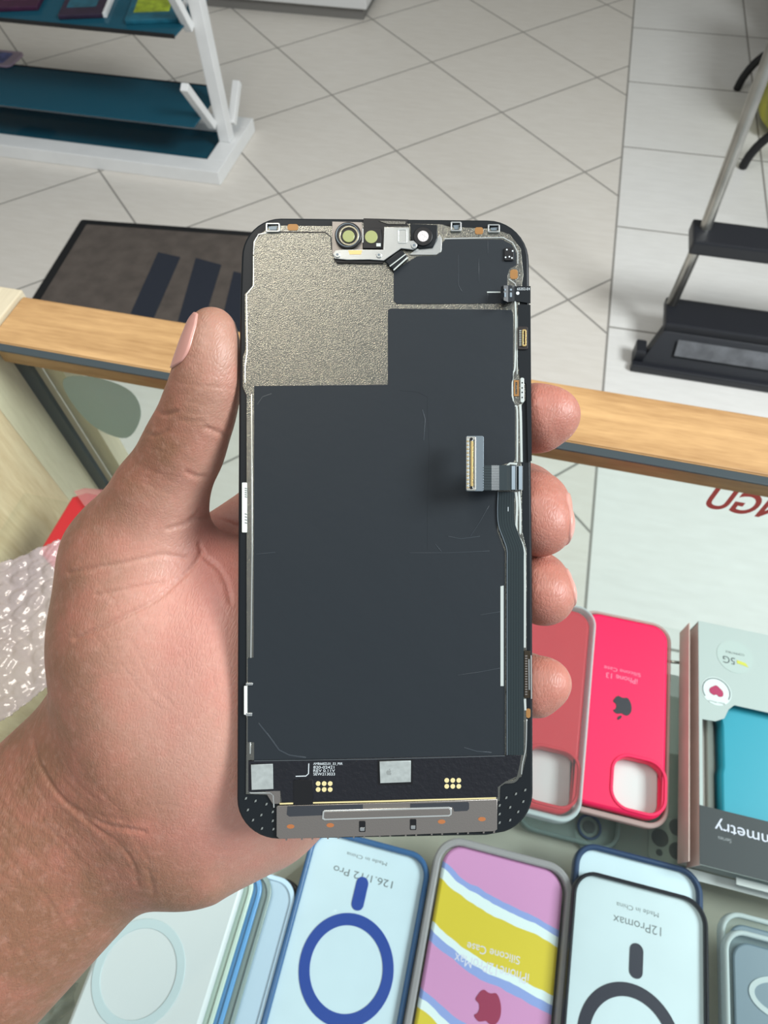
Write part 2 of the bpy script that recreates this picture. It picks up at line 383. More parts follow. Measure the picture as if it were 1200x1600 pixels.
# ---------------------------------------------------------------- chair (only its feet are in view) and green bag
chr_ = root('chair', (.9, 2.6, 0), 'chair with bent black tube legs, only two feet showing behind the ladder', 'chair')
for y in (2.335, 2.85):
    pts = [(.618, y, .005), (.623, y-.005, .05), (.645, y-.012, .105), (.69, y-.02, .15), (.76, y-.03, .175), (.88, y-.02, .185), (1.02, y, .19)]
    tube('leg', catmull(pts, 4, False), .014, M_blackrub, chr_)
    tube('back_post', [(1.02, y, .19), (1.05, y, .45), (1.15, y, .85)], .013, M_blackrub, chr_)
box('seat', (.72, 2.30, .44), (1.15, 2.88, .48), M_blackrub, chr_, .015)
tube('rung', [(1.0, 2.33, .19), (1.0, 2.85, .19)], .012, M_blackrub, chr_)
bm = bmesh.new(); bmesh.ops.create_uvsphere(bm, u_segments=40, v_segments=24, radius=1)
for v in bm.verts:
    x, y, z = v.co; s = 1+.10*math.sin(7*x+3*z)*math.cos(5*y-4*z)
    v.co = Vector((.765+.125*math.copysign(abs(x)**.7, x)*s, 2.62+.14*math.copysign(abs(y)**.6, y)*s, .21+.205*math.copysign(abs(z)**.7, z)))
M_bag = mat('yellow_green_film', S(150, 148, 30), .3, var=.45, vscale=14, bump=.8, bscale=60)
meta(link_mesh('shopping_bag', bm_mesh(bm), M_bag, None, smooth=True), 'crumpled yellow-green bag on the floor behind the ladder rail', 'bag')
dk = root('dark_corner_block', (1.1, 3.6, 0), 'made-up dark brown block filling the dark upper right corner behind the ladder', 'cabinet')  # block added where only a dark, shadowed corner shows
box('carcass', (.80, 3.12, .05), (1.6, 3.9, .9), mat('dark_block_brown', S(52, 46, 40), .6), dk, .004)
box('plinth', (.82, 3.14, 0), (1.58, 3.88, .0495), M_blackrub, dk)

# ---------------------------------------------------------------- phone cases on the counter shelf
PI = math.pi
SH = .776                                                            # top of the shelf glass
M_clear = thin_glass('clear_plastic', (.93, .96, .96, 1), 1.0, S(205, 215, 215), .10)
M_clearrim = thin_glass('clear_plastic_rim', (.85, .88, .88, 1), 1.0, S(222, 230, 232), .55, .1)
M_pinkrim = thin_glass('clear_rim_over_pink', (.9, .8, .8, 1), 1.0, S(222, 190, 186), .55, .1)
M_card = mat('white_card', S(214, 214, 214), .6)
M_frosted_case = mat('frosted_case', S(206, 222, 232), .35, var=.04, vscale=30)
M_bluetint = mat('blue_rim', S(62, 100, 146), .25)
M_royal = mat('royal_blue', S(28, 66, 152), .45)
M_inkgrey = mat('grey_ink', S(104, 110, 112), .5)
M_dkrim = mat('black_rim', S(26, 26, 34), .3)
M_dkink = mat('navy_ink', S(24, 22, 42), .45)
def case_rim(name, w, l, r, t, z0, z1, m, M, parent, label=None):
    return plate(name, [rr(-w/2, -l, w/2, 0, r), rr(-w/2+t, -l+t, w/2-t, -t, r-t)[::-1]], z0, z1, m, M, parent, min(.0012, t*.45), label)
def magsafe(label, cx, top, w, l, z, mrim, mbody, mink, ring, barpos, words, rim_t=.0035, name='magnetic_phone_case'):
    """lies with its top edge at y=top and its lower end towards the camera side"""
    M = flat(0, cx, top); o = root(name, (cx, top-l/2, z), label, 'phone case')
    plate('back', [rr(-w/2+.0005, -l+.0005, w/2-.0005, -.0005, .0135)], z+.0002, z+.0055, mbody, M, o, .001)
    case_rim('bumper', w, l, .014, rim_t, z, z+.009, mrim, M, o)
    if ring:
        rx, ry, ro, ri = ring
        plate('magnet_ring', [circ(rx-cx, ry-top, ro, 64), circ(rx-cx, ry-top, ri, 64)[::-1]], z+.0055, z+.0059, mink, M, o)
    if barpos:
        x, y0, y1, bw = barpos
        plate('magnet_bar', [rr(x-cx-bw/2, y0-top, x-cx+bw/2, y1-top, bw*.48)], z+.0055, z+.0059, mink, M, o)
    for s, x, y, wd, h in words:
        text('lettering', s, wd, M_inkgrey, flat(z+.0055, x, y, PI), o, height=h)
    return o
def ctrp(px0, py0, px1, py1, z=.7735):
    a, b = at_z(px0, py0, z), at_z(px1, py1, z); return (a+b)/2, (a-b).length
zc = SH+.0055
c1, w1 = ctrp(520, 1362, 614, 1378, zc); c2, w2 = ctrp(541, 1338, 605, 1346, zc)
b0, b1 = at_z(567, 1370, zc), at_z(558, 1423, zc); rc = at_z(541, 1513, zc)
magsafe('frosted phone case with blue rim, royal blue magnet ring and 12 Pro print', -.0278, .0455, .0805, .15, SH, M_bluetint, M_frosted_case, M_royal,
        (rc.x, rc.y, .0288, .0222), ((b0.x+b1.x)/2, b1.y, b0.y, .0078), [('126.1/12 Pro', c1.x, c1.y, w1, .0042), ('Made in China', c2.x, c2.y, w2, .0021)])
# the two dark-rimmed cases at the right, the navy one underneath
magsafe('frosted phone case with navy rim, its top edge peeking out under the black-rimmed case', .1415, .0775, .080, .155, SH, mat('navy_rim', S(40, 62, 96), .3), M_frosted_case, M_dkink, None, None,
        [('Made in China', *at_z(975, 1384, SH+.006)[:2], .022, .0018)], name='phone_case')
zc = SH+.0096+.0055
c1, w1 = ctrp(958, 1434, 1033, 1458, zc); c2, w2 = ctrp(963, 1413, 1029, 1430, zc)
b0, b1 = at_z(995, 1474, zc), at_z(993, 1529, zc); rc = at_z(985, 1592, zc); rc.y = at_z(978, 1534, zc).y-.0290
magsafe('frosted phone case with black rim, dark magnet ring and 12Promax print', .1405, .0600, .0805, .158, SH+.0096, M_dkrim, mat('frosted_grey_case', S(196, 208, 214), .4, var=.04, vscale=25), M_dkink,
        (rc.x, rc.y, .0290, .0222), ((b0.x+b1.x)/2, b1.y, b0.y, .0078), [('12Promax', c1.x, c1.y, w1, .0048), ('Made in China', c2.x, c2.y, w2, .0026)], rim_t=.0022)

# striped case in its clear tray
def stripes():
    m = bpy.data.materials.new('pastel_stripes'); m.use_nodes = True; nt = m.node_tree; b = nt.nodes['Principled BSDF']; N = NT(nt)
    g = nt.nodes.new('ShaderNodeNewGeometry'); sx = nt.nodes.new('ShaderNodeSeparateXYZ'); nt.links.new(g.outputs['Position'], sx.inputs[0])
    x = N.m('SUBTRACT', sx.outputs[0], .018); wv = N.noise(g.outputs['Position'], 55, 2)
    v = N.m('MULTIPLY_ADD', x, .30, sx.outputs[1])                    # stripes fall to the right
    v = N.m('ADD', v, N.m('MULTIPLY', N.m('SINE', N.m('MULTIPLY', x, 60)), .0028)); v = N.m('ADD', v, N.m('MULTIPLY', N.m('SUBTRACT', wv, .5), .005))
    f = N.m('DIVIDE', N.m('SUBTRACT', .066, v), .16)
    r = nt.nodes.new('ShaderNodeValToRGB'); r.color_ramp.interpolation = 'CONSTANT'; e = r.color_ramp.elements
    pk, bl, wh, ye = S(206, 142, 188), S(142, 158, 214), S(222, 232, 232), S(216, 192, 52)
    seq = [(0, pk), (.13, bl), (.155, wh), (.188, ye), (.345, wh), (.375, bl), (.405, pk), (.555, bl), (.585, wh), (.615, ye), (.78, wh), (.81, bl), (.84, pk)]
    e[0].position = 0; e[0].color = pk; e[1].position = .13; e[1].color = bl
    for p, c in seq[2:]:
        q = e.new(p); q.color = c
    nt.links.new(f, r.inputs[0]); nt.links.new(r.outputs[0], b.inputs['Base Color']); b.inputs['Roughness'].default_value = .35
    return m
st = root('packaged_phone_case', (.0575, -.02, SH), 'pink, yellow and blue wavy striped phone case in a clear tray', 'phone case')
M = flat(0, .0575, .0600)
plate('case', [rr(-.0385, -.160, .0385, -.004, .013)], SH+.001, SH+.0095, stripes(), M, st, .002)
case_rim('tray', .089, .168, .017, .0045, SH+.0005, SH+.0125, thin_glass('tray_rim', (.8, .8, .8, 1), 1, S(176, 170, 172), .7, .12), M, st)
zc = SH+.0095
c1, w1 = ctrp(710, 1497, 826, 1530, zc)
M_wink = mat('white_ink', S(214, 210, 226), .5)
text('lettering', 'iPhone12ProMax', w1, M_wink, flat(zc, c1.x, c1.y, PI), st, height=.0056)
c2, w2 = ctrp(730, 1477, 812, 1502, zc)
text('lettering', 'Silicone Case', w2, M_wink, flat(zc, c2.x, c2.y, PI), st, height=.0042)
q = at_z(762, 1576, zc)
plate('logo', apple(q.x, q.y, .0165, PI), zc, zc+.0003, mat('maroon_ink', S(150, 44, 78), .4), flat(0), st)

# red and hot pink silicone cases
def silicone(label, x0, x1, y0, y1, z, col, rim, hole, hs, extra, tray_over):
    o = root('packaged_phone_case', ((x0+x1)/2, (y0+y1)/2, z), label, 'phone case')
    hx, hy = hole; h = hs/2
    body = mat('silicone', col, .42)
    plate('card', [rr(x0+.004, y0+.004, x1-.004, y1-.004, .01)], z+.0005, z+.001, M_card, flat(0), o)
    plate('case', [rr(x0+.0015, y0+.0015, x1-.0015, y1-.0015, .0125), rr(hx-h, hy-h, hx+h, hy+h, .0108)[::-1]], z+.0011, z+.011, body, flat(0), o, .0022)
    plate('camera_lip', [rr(hx-h-.0022, hy-h-.0022, hx+h+.0022, hy+h+.0022, .0128), rr(hx-h-.0002, hy-h-.0002, hx+h+.0002, hy+h+.0002, .0108)[::-1]], z+.0109, z+.0118, body, flat(0), o, .0004)
    t = .0022
    plate('tray', [rr(x0-t, y0-t-.001, x1+t, y1+t, .0145), rr(x0-.0002, y0+.0002, x1+.0002, y1, .0125)[::-1]], z, z+(.0135 if tray_over else .007), rim, flat(0), o, .0008)
    if tray_over: plate('tray_cover', [rr(x0-.001, y0-.001, x1+.001, y1+.001, .013)], z+.0136, z+.0139, M_cover, flat(0), o)
    return o
M_cover = thin_glass('tray_cover', (.96, .95, .95, 1), .7, S(224, 206, 206), .04, .08)
pk = silicone('hot pink silicone phone case with a dark logo', .0915, .1580, .0985, .2425, SH+.0002, S(248, 8, 84), M_pinkrim, (.1388, .1205), .0330, None, False)
zc = SH+.0112
q = at_z(972, 1104, zc); M_dkgrey = mat('charcoal_ink', S(48, 44, 52), .4)
plate('logo', apple(q.x, q.y, .0142, PI), zc, zc+.0003, M_dkgrey, flat(0), pk)
M_pinkink = mat('pale_pink_ink', S(252, 130, 160), .5)
c1, w1 = ctrp(947, 1054, 996, 1066, zc); text('lettering', 'iPhone 13', w1, M_pinkink, flat(zc, c1.x, c1.y, PI), pk, height=.004)
c1, w1 = ctrp(944, 1042, 1001, 1056, zc); text('lettering', 'Silicone Case', w1, M_pinkink, flat(zc, c1.x, c1.y, PI), pk, height=.0028)
silicone('dull red silicone phone case under a clear cover, half hidden behind the fingers', .025, .0975, .0855, .2345, SH+.0121, S(204, 26, 48), M_clearrim, (.0785, .1095), .0345, None, True)

# boxed turquoise case
bz0, bz1 = SH+.0002, .8005
bxx = root('case_box', (.26, .168, bz0), 'white retail box with a window showing a turquoise phone case', 'box')
M_boxw = mat('box_card', S(180, 186, 184), .55); M_boxside_bounce = mat('box_side', S(228, 196, 188), .5, var=.08, vscale=40)  # pink bounce from the neighbouring case is put into the side colour
B = lambda px, py: tuple(at_z(px, py, bz1)[:2])
x0 = at_z(1092, 1100, bz1).x; yt = at_z(1092, 970, bz1).y; yb = at_z(1083, 1348, bz1).y; x1 = x0+.105
wl = at_z(1112, 1200, bz1).x; wt = at_z(1150, 1098, bz1).y; wb = at_z(1086, 1256, bz1).y
win = [(x1-.010, wb), (x1-.010, wt-.002), (wl+.016, wt-.002)] + [(wl+.012, wt-.006), (wl+.009, wt-.013), (wl+.003, wt-.0165), (x0+.0022, wt-.017), (x0+.0022, wb)]
plate('box_front', [[(x0, yb), (x1, yb), (x1, yt), (x0, yt)], win[::-1]], bz1-.0008, bz1, M_boxw, flat(0), bxx)
box('box_side', (x0+.0003, yb, bz0), (x0+.0012, yt, bz1-.0009), M_boxside_bounce, bxx)
box('box_side', (x0-.0052, yb+.001, bz0), (x0-.0045, yt-.001, bz1-.0045), M_boxside_bounce, bxx, label='box side of the inner sleeve')
box('box_back', (x0-.0044, yb+.001, bz0), (x1, yt-.0012, bz0+.001), M_boxw, bxx)
box('box_end', (x0, yt-.0011, bz0+.0011), (x1, yt-.0003, bz1-.0009), M_boxw, bxx)
box('bottom_flap', (x0, yb-.0062, bz0+.0011), (x1, yb-.0002, bz0+.002), M_card, bxx)
box('bottom_flap', (x0+.026, yb-.0042, bz0+.0125), (x1, yb-.0002, bz0+.0135), M_card, bxx)
plate('black_panel', [[(x0, yb+.0002), (x1, yb+.0002), (x1, wb), (x0, wb)]], bz1, bz1+.0003, mat('black_print', S(38, 40, 44), .55), flat(0), bxx)
box('inner_card', (x0+.0015, wb-.01, bz0+.0012), (x0+.0095, wt, bz0+.008), M_card, bxx)
box('inner_tray', (x0+.0097, wb-.01, bz0+.0012), (x0+.0145, wt, bz0+.012), mat('tray_grey', S(110, 112, 106), .4), bxx, .001)
tq = mat('turquoise_case', S(0, 146, 170), .4)
plate('case', [[(x0+.0165, wb-.02), (x0+.094, wb-.02), (x0+.094, wt+.03), (x0+.0165, wt+.03), (x0+.0165, wb+.062), (x0+.0175, wb+.058), (x0+.0175, wb+.03), (x0+.0165, wb+.026)]], bz0+.004, bz0+.0175, tq, flat(0), bxx, .002)
c1 = at_z(1166, 1300, bz1); text('lettering', 'symmetry', .0455, M_wink, flat(bz1+.0003, c1.x+.0035, c1.y, PI-.02), bxx, height=.0078)
c1 = at_z(1132, 1312, bz1); text('lettering', 'Series', .008, mat('dim_ink', S(140, 140, 144), .5), flat(bz1+.0003, c1.x, c1.y, PI), bxx)
q = at_z(1148, 1026, bz1)
plate('sticker', [circ(q.x, q.y, .0125, 40)], bz1, bz1+.0002, mat('clear_sticker', S(188, 196, 193), .25), flat(0), bxx)
M_blk = mat('black_ink', S(40, 44, 46), .5)
p = at_z(1140, 1031, bz1); text('lettering', '5G', .0085, M_blk, flat(bz1+.0002, p.x-.0005, p.y-.0005, PI), bxx)
p = at_z(1158, 1037, bz1); plate('tick_mark', [[(p.x-.003, p.y+.002), (p.x+.003, p.y+.001), (p.x+.005, p.y-.002), (p.x+.001, p.y-.001), (p.x-.003, p.y-.0005)]], bz1+.0002, bz1+.0004, mat('yellow_ink', S(206, 200, 70), .5), flat(0), bxx)
p = at_z(1148, 1021, bz1); text('lettering', 'COMPATIBLE', .013, M_blk, flat(bz1+.0002, p.x, p.y, PI), bxx, height=.0016)
q = at_z(1119, 1080, bz1)
plate('badge', [circ(q.x, q.y, .0102, 40)], bz1, bz1+.0002, mat('badge_white', S(222, 226, 226), .4), flat(0), bxx)
arc = lambda r0, r1, a0, a1, n=30: [(q.x+r0*math.cos(math.radians(a0+(a1-a0)*k/n)), q.y+r0*math.sin(math.radians(a0+(a1-a0)*k/n))) for k in range(n+1)] + [(q.x+r1*math.cos(math.radians(a1-(a1-a0)*k/n)), q.y+r1*math.sin(math.radians(a1-(a1-a0)*k/n))) for k in range(n+1)]
plate('badge_ring', [arc(.0096, .0089, -28, 215)], bz1+.0002, bz1+.0004, M_inkgrey, flat(0), bxx)
hp = catmull([(0, .0042), (.0022, .0028), (.0045, .0004), (.0043, -.0028), (.0018, -.0038), (0, -.0026), (-.0018, -.0034), (-.0044, -.0018), (-.0044, .001), (-.0022, .003)], 4)
plate('badge_heart', [[(q.x+a, q.y+b) for a, b in hp]], bz1+.0002, bz1+.0005, mat('magenta_ink', S(176, 30, 84), .4), flat(0), bxx)
text('lettering', 'Black Watch', .011, M_blk, flat(bz1+.0002, q.x, q.y-.0082, PI), bxx, height=.0014)

# clear cases stacked at the lower right
def clear_case(label, x0, y1, w, l, z, group=None, mrim=M_clearrim, mb=M_clear, rim=.0028, h=.008, name='clear_phone_case', t=.0018):
    o = root(name, (x0+w/2, y1-l/2, z), label, 'phone case', group); M = flat(0, x0+w/2, y1)
    plate('back', [rr(-w/2+rim+.0001, -l+rim, w/2-rim-.0001, -rim, .010)], z, z+t, mb, M, o)
    case_rim('bumper', w, l, .013, rim, z, z+h, mrim, M, o)
    return o
M_slate = mat('slate_insert', S(108, 124, 136), .3)
o = clear_case('clear phone case with slate insert, underneath the front one at the right edge', .192, .0600, .082, .16, SH+.0001)
plate('insert', [rr(.198, -.094, .268, .054, .010)], SH+.002, SH+.0045, M_slate, flat(0), o, .001)
o = clear_case('clear phone case with slate insert, uppermost one at the right edge', .1905, .0500, .082, .16, SH+.0085)
plate('insert', [rr(.197, -.106, .266, .044, .010)], SH+.0105, SH+.0125, M_slate, flat(0), o, .001)
plate('camera_window', [circ(.226, .02, .021, 40, .011), circ(.226, .02, .018, 40, .008)[::-1]], SH+.0126, SH+.0132, M_clearrim, flat(0), o)

# clear cases lying on the lower deck, seen through the shelf between the rows
lz = .7455
box('lower_shelf', (-.24, -.33, .738), (1.38, .16, .744), thin_glass('lower_shelf_glass', (.8, .8, .77, 1), .8, S(190, 184, 172), .92), ctr, .001)
def holes_case(label, x0, x1, y0, y1, lens, sq):
    o = root('clear_phone_case', ((x0+x1)/2, (y0+y1)/2, lz), label, 'phone case'); M_hole = mat('lens_opening', S(64, 70, 70), .6)
    plate('back', [rr(x0, y0, x1, y1, .012)], lz, lz+.0018, thin_glass('dull_clear', (.9, .93, .92, 1), .8, S(170, 182, 174), .45), flat(0), o)
    plate('camera_plate', [rr(*sq, .006)], lz+.0018, lz+.003, thin_glass('dull_clear_plate', (.9, .93, .92, 1), .8, S(180, 190, 182), .5), flat(0), o, .0005)
    for x, y, r_ in lens: plate('lens_opening', [circ(x, y, r_, 28)], lz+.003, lz+.0034, M_hole, flat(0), o)
A = lambda px, py: at_z(px, py, lz+.003)
a, b, c, d = A(1031, 1309), A(1058, 1293), A(1058, 1330), A(1030, 1332); e0, e1 = A(1012, 1346), A(1073, 1285)
holes_case('clear phone case below the shelf with three dark lens openings, beside the white box', e0.x-.05, e1.x+.004, e0.y-.004, e0.y+.14, [(a.x, a.y, .0058), (b.x, b.y, .0056), (c.x, c.y, .0056), (d.x, d.y, .0022)], (e0.x, e0.y, e1.x, e1.y))
a = A(921, 1292)
o = clear_case('clear phone case below the shelf with a single round lens ring, under the red case', a.x-.052, a.y+.135, .072, .148, lz+.0001, mrim=thin_glass('dull_rim', (.8, .85, .85, 1), 1, S(150, 165, 162), .5), mb=thin_glass('dull_back', (.88, .92, .92, 1), 1, S(160, 172, 168), .35))
plate('lens_ring', [circ(a.x, a.y, .0085, 36), circ(a.x, a.y, .0068, 36)[::-1]], lz+.002, lz+.0035, MATS['navy_rim'], flat(0), o, .0003)
plate('lens_opening', [circ(a.x, a.y, .0042, 30)], lz+.002, lz+.0026, MATS['lens_opening'] if 'lens_opening' in MATS else M_inkgrey, flat(0), o)

# ---------------------------------------------------------------- pale cases in a shingled pile, lower left
zt = SH+.022
rc = at_z(217, 1520, zt)
M_pale = mat('pale_clear_case', S(206, 208, 210), .35)
M_palering = mat('pale_ring', S(190, 202, 206), .3)
xr = at_z(345, 1500, zt).x; xl = at_z(108, 1590, zt).x
o = root('magnetic_phone_case', ((xl+xr)/2, rc.y, zt-.0055), 'pale translucent phone case with a raised round magnet ring, beside the wrist', 'phone case')
plate('back', [rr(xl, rc.y-.085, xr, rc.y+.066, .013)], zt-.0055, zt, M_pale, flat(0), o, .0025)
plate('magnet_ring', [circ(rc.x, rc.y, .0272, 64), circ(rc.x, rc.y, .0222, 64)[::-1]], zt, zt+.0006, M_palering, flat(0), o, .0002)
plate('magnet_bar', [rr(rc.x-.003, rc.y+.034, rc.x+.004, rc.y+.049, .003)], zt, zt+.0006, M_palering, flat(0), o, .0002)
pile = [(.0052, S(176, 190, 180), 'sage'), (.0050, S(92, 142, 190), 'sky blue'), (.0060, S(128, 140, 138), 'smoke grey'), (.0150, S(186, 204, 222), 'ice blue'), (.0045, S(22, 24, 30), 'black')]
x = xr; z = zt-.0055
for k, (dx, c, nm) in enumerate(pile):
    x += dx; z -= .0031
    o = root('phone_case', (x-.036, rc.y-.01, z), 'thin %s phone case showing its right edge in the shingled pile by the wrist' % nm, 'phone case', 'shingled pile of cases')
    w_ = .072
    plate('back', [rr(x-w_, rc.y-.084, x-.0028, rc.y+.064, .011)], z, z+.0018, mat('pile_back', c, .3), flat(0), o)
    plate('bumper', [rr(x-w_-.0027, rc.y-.087, x, rc.y+.067, .013), rr(x-w_, rc.y-.084, x-.0027, rc.y+.064, .011)[::-1]], z, z+.003, mat('pile_rim', tuple(min(1, v*1.25) for v in c[:3])+(1,), .18), flat(0), o, .0006)
q = at_z(75, 1585, .785)
o = root('clear_wrapper', (q.x, q.y, SH), 'crumpled clear wrapper in the lower left corner beside the pale case', 'wrapper')
bm = bmesh.new(); bmesh.ops.create_grid(bm, x_segments=26, y_segments=26, size=.022)
for v in bm.verts: v.co = Vector((q.x-.012+v.co.x, q.y-.004+v.co.y, SH+.008+.006*math.sin(v.co.x*310+v.co.y*90)*math.cos(v.co.y*260)+.003*math.sin(v.co.x*700-v.co.y*500)))
link_mesh('film', bm_mesh(bm), thin_glass('wrapper_film', (.85, .87, .86, 1), 3, S(160, 160, 150), .3, .1), o)

# red case standing at the left of the counter
q = at_z(118, 810, .79)
o = root('phone_case', (q.x, q.y, SH), 'bright red phone case at the left end of the counter above the bubble wrap', 'phone case')
Mr = flat(0, q.x, q.y, math.radians(0))
A = lambda px, py: tuple(at_z(px, py, .79)[:2])
plate('back', [[A(60, 862), A(112, 776), A(135, 769), A(170, 775), A(215, 800), A(215, 900), A(120, 930)]], SH+.0002, .790, mat('bright_red', S(206, 26, 38), .35), flat(0), o, .002)
plate('clear_cover', [[A(118, 771), A(135, 766), A(180, 770), A(200, 800), A(150, 815)]], .7905, .7935, thin_glass('cover_film', (.95, .85, .85, 1), 1.2, S(226, 150, 150), .35), flat(0), o)

# ---------------------------------------------------------------- bubble wrap on the glass
P = [Vector((-.236, .172)), Vector((-.185, .118)), Vector((-.318, -.08)), Vector((-.50, -.03))]
def inside(x, y):
    for i in range(4):
        a, b = P[i], P[(i+1) % 4]
        if (b.x-a.x)*(y-a.y)-(b.y-a.y)*(x-a.x) > 0: return False
    return True
step = .0011; X0, Y0 = -.405, -.05; NX, NY = int(.225/step), int(.228/step)
gx, gy = np.meshgrid(X0+np.arange(NX)*step, Y0+np.arange(NY)*step, indexing='ij')
pitch = .0118; best = np.full(gx.shape, 9.0); bid = np.zeros(gx.shape)
for i in range(-2, 24):
    for j in range(-2, 26):
        cx, cy = X0+i*pitch+(j % 2)*pitch/2, Y0+j*pitch*.866
        rs = np.random.RandomState(i*97+j+500); cx += rs.uniform(-.0013, .0013); cy += rs.uniform(-.0013, .0013)
        d = np.hypot(gx-cx, gy-cy); bid = np.where(d < best, rs.uniform(.35, 1), bid); best = np.minimum(best, d)
hgt = .0022*bid*np.sqrt(np.clip(1-(best/.0052)**2, 0, 1))
wav = .0035*np.sin(gx*38+1)*np.sin(gy*31)+.0038+.0005*np.sin(gx*900+gy*500+3*np.sin(gy*170))*np.sin(gy*1100+4*np.sin(gx*210))
zz = .8995+wav+hgt
idx = -np.ones(gx.shape, int); vs = []
for i in range(NX):
    for j in range(NY):
        if inside(gx[i, j], gy[i, j]): idx[i, j] = len(vs); vs.append((gx[i, j], gy[i, j], zz[i, j]))
fs = [(idx[i, j], idx[i+1, j], idx[i+1, j+1], idx[i, j+1]) for i in range(NX-1) for j in range(NY-1) if min(idx[i, j], idx[i+1, j], idx[i+1, j+1], idx[i, j+1]) >= 0]
bw = link_mesh('bubble_wrap', mesh_of(vs, fs), thin_glass('bubble_film', (.93, .91, .91, 1), 3.5, S(232, 216, 216), .30, .09), None, smooth=True)
so = bw.modifiers.new('film', 'SOLIDIFY'); so.thickness = .0002
meta(bw, 'sheet of clear bubble wrap lying on the glass at the left edge', 'bubble wrap')

# ================================================================ the phone screen assembly
D0, KD = .1695, 3.2e-5
def pd(py): return D0/(1+KD*(py-826))
def camp(px, py, d): return CAM + ray(px, py)*d
_o = camp(600, 826, D0); _t = camp(600, 400, pd(400)); _r = camp(800, 826, D0)
PM = frame(_o, _r-_o, _t-_o); PMI = PM.inverted(); PN = (PM.to_3x3() @ Vector((0, 0, 1)))
def ph(px, py, h=0):
    """pixel -> point of the assembly's own plane (metres), at height h above its face"""
    d = ray(px, py); o = _o + PN*h; t = (o-CAM).dot(PN)/d.dot(PN); return PMI @ (CAM + d*t)
def phl(pts, h=0): return [tuple(ph(x, y, h)[:2]) for x, y in pts]
_q = CAM + ray(392, 568)*pd(568); _v = (_q-CAM).normalized(); _v = _v-PN*(2*_v.dot(PN)); _l = _q+_v*1.5
area('ceiling_spot_lamp', _l, _q, .04, .04, 1.1, (1, .84, .6))
phone = root('phone_screen', _o, 'black phone display assembly held in the hand, metal shield and flex cables facing out', 'phone screen')
def pp(name, pts, h0, h1, m, bevel=0, label=None, parent=None, holes=()):
    return plate(name, [phl(pts, h1)]+[phl(q, h1)[::-1] for q in holes], h0, h1, m, PM, parent or phone, bevel, label)
def pline(name, pts, w, h0, h1, m, bevel=0, label=None, parent=None):
    """a strip of width w (px) following pts"""
    L, R = [], []
    for i, p in enumerate(pts):
        a = np.array(pts[max(i-1, 0)], float); b = np.array(pts[min(i+1, len(pts)-1)], float); t = (b-a)/np.hypot(*(b-a)); n = np.array([-t[1], t[0]])*w/2
        L.append(tuple(np.array(p)+n)); R.append(tuple(np.array(p)-n))
    return pp(name, L+R[::-1], h0, h1, m, bevel, label, parent)
mm_ = .001
M_frame = mat('frame_black', S(22, 27, 31), .38, spec=.3)
M_glassb = mat('panel_glass', S(10, 12, 14), .08)
def brushed(name, col, rough, bump, flakes=0):
    m = mat(name, col, rough, metal=1.0); nt = m.node_tree; b = nt.nodes['Principled BSDF']; N = NT(nt)
    g = nt.nodes.new('ShaderNodeNewGeometry').outputs['Position']
    n = N.noise(g, 4200, 1)
    bp = nt.nodes.new('ShaderNodeBump'); bp.inputs['Strength'].default_value = bump; bp.inputs['Distance'].default_value = .0001
    nt.links.new(n, bp.inputs['Height']); nt.links.new(bp.outputs[0], b.inputs['Normal'])
    return m
M_shield = brushed('shield_steel', S(140, 140, 132), .19, .9)
M_steel = brushed('bright_steel', S(206, 210, 208), .3, .15)
M_steel2 = brushed('warm_steel', S(158, 152, 146), .45, .3)
M_silver = mat('silver_trace', S(205, 214, 210), .35, metal=.4)
M_edge = mat('bright_edge', S(224, 228, 224), .25, metal=.8)
M_film = None
def film():
    m = mat('graphite_film', S(37, 43, 48), .45, spec=.28); nt = m.node_tree; b = nt.nodes['Principled BSDF']; N = NT(nt)
    g = nt.nodes.new('ShaderNodeNewGeometry').outputs['Position']
    a = N.noise(g, 60, 4, .6); c = N.noise(g, 4000, 1)
    w = nt.nodes.new('ShaderNodeTexWave'); w.inputs['Scale'].default_value = 30; w.inputs['Distortion'].default_value = 14; w.inputs['Detail'].default_value = 2
    nt.links.new(g, w.inputs['Vector'])
    h = N.m('ADD', N.m('MULTIPLY', a, 1.2), N.m('MULTIPLY', c, .02))
    bp = nt.nodes.new('ShaderNodeBump'); bp.inputs['Strength'].default_value = .25; bp.inputs['Distance'].default_value = .0006
    nt.links.new(h, bp.inputs['Height']); nt.links.new(bp.outputs[0], b.inputs['Normal'])
    return m
M_film = film()
M_flex = mat('flex_dark', S(34, 44, 47), .32, spec=.4)
M_flexline = mat('flex_line', S(50, 62, 64), .3)
M_flexgrey = mat('flex_grey', S(120, 132, 140), .3, metal=.3)
M_black = mat('deep_black', S(12, 13, 16), .4)
M_gold = mat('gold', S(236, 206, 140), .25, metal=.8)
M_goldpad = mat('gold_pad', S(240, 226, 168), .3, metal=.3)
M_copper = mat('copper_pad', S(160, 116, 66), .4, metal=.2)
M_ink = mat('white_print', S(216, 226, 230), .5)
M_orange = mat('orange_tint', S(168, 104, 60), .5)

# glass, frame
out = []
def corner(cx, cy, r, a0, a1, n=10, ry=None): return [(cx+r*math.cos(math.radians(a0+(a1-a0)*k/n)), cy-(ry or r)*math.sin(math.radians(a0+(a1-a0)*k/n))) for k in range(n+1)]
out = corner(762, 408, 65, 90, 0) + [(829, 620), (832, 900)] + corner(769, 1240, 64, 0, -90, 10, 64)[0:9] + [(760, 1306), (600, 1309)] + corner(435, 1250, 65, -90, -180, 10, 62)[0:] + [(371, 1000), (373, 620), (375, 460)] + corner(439, 402, 62, 180, 90)
pp('glass_panel', [(600+(x-600)*.994, 826+(y-826)*.997) for x, y in out], -2.4*mm_, -1.3*mm_, M_glassb, .0003)
pp('frame', out, -1.3*mm_, 0, M_frame, .0006)
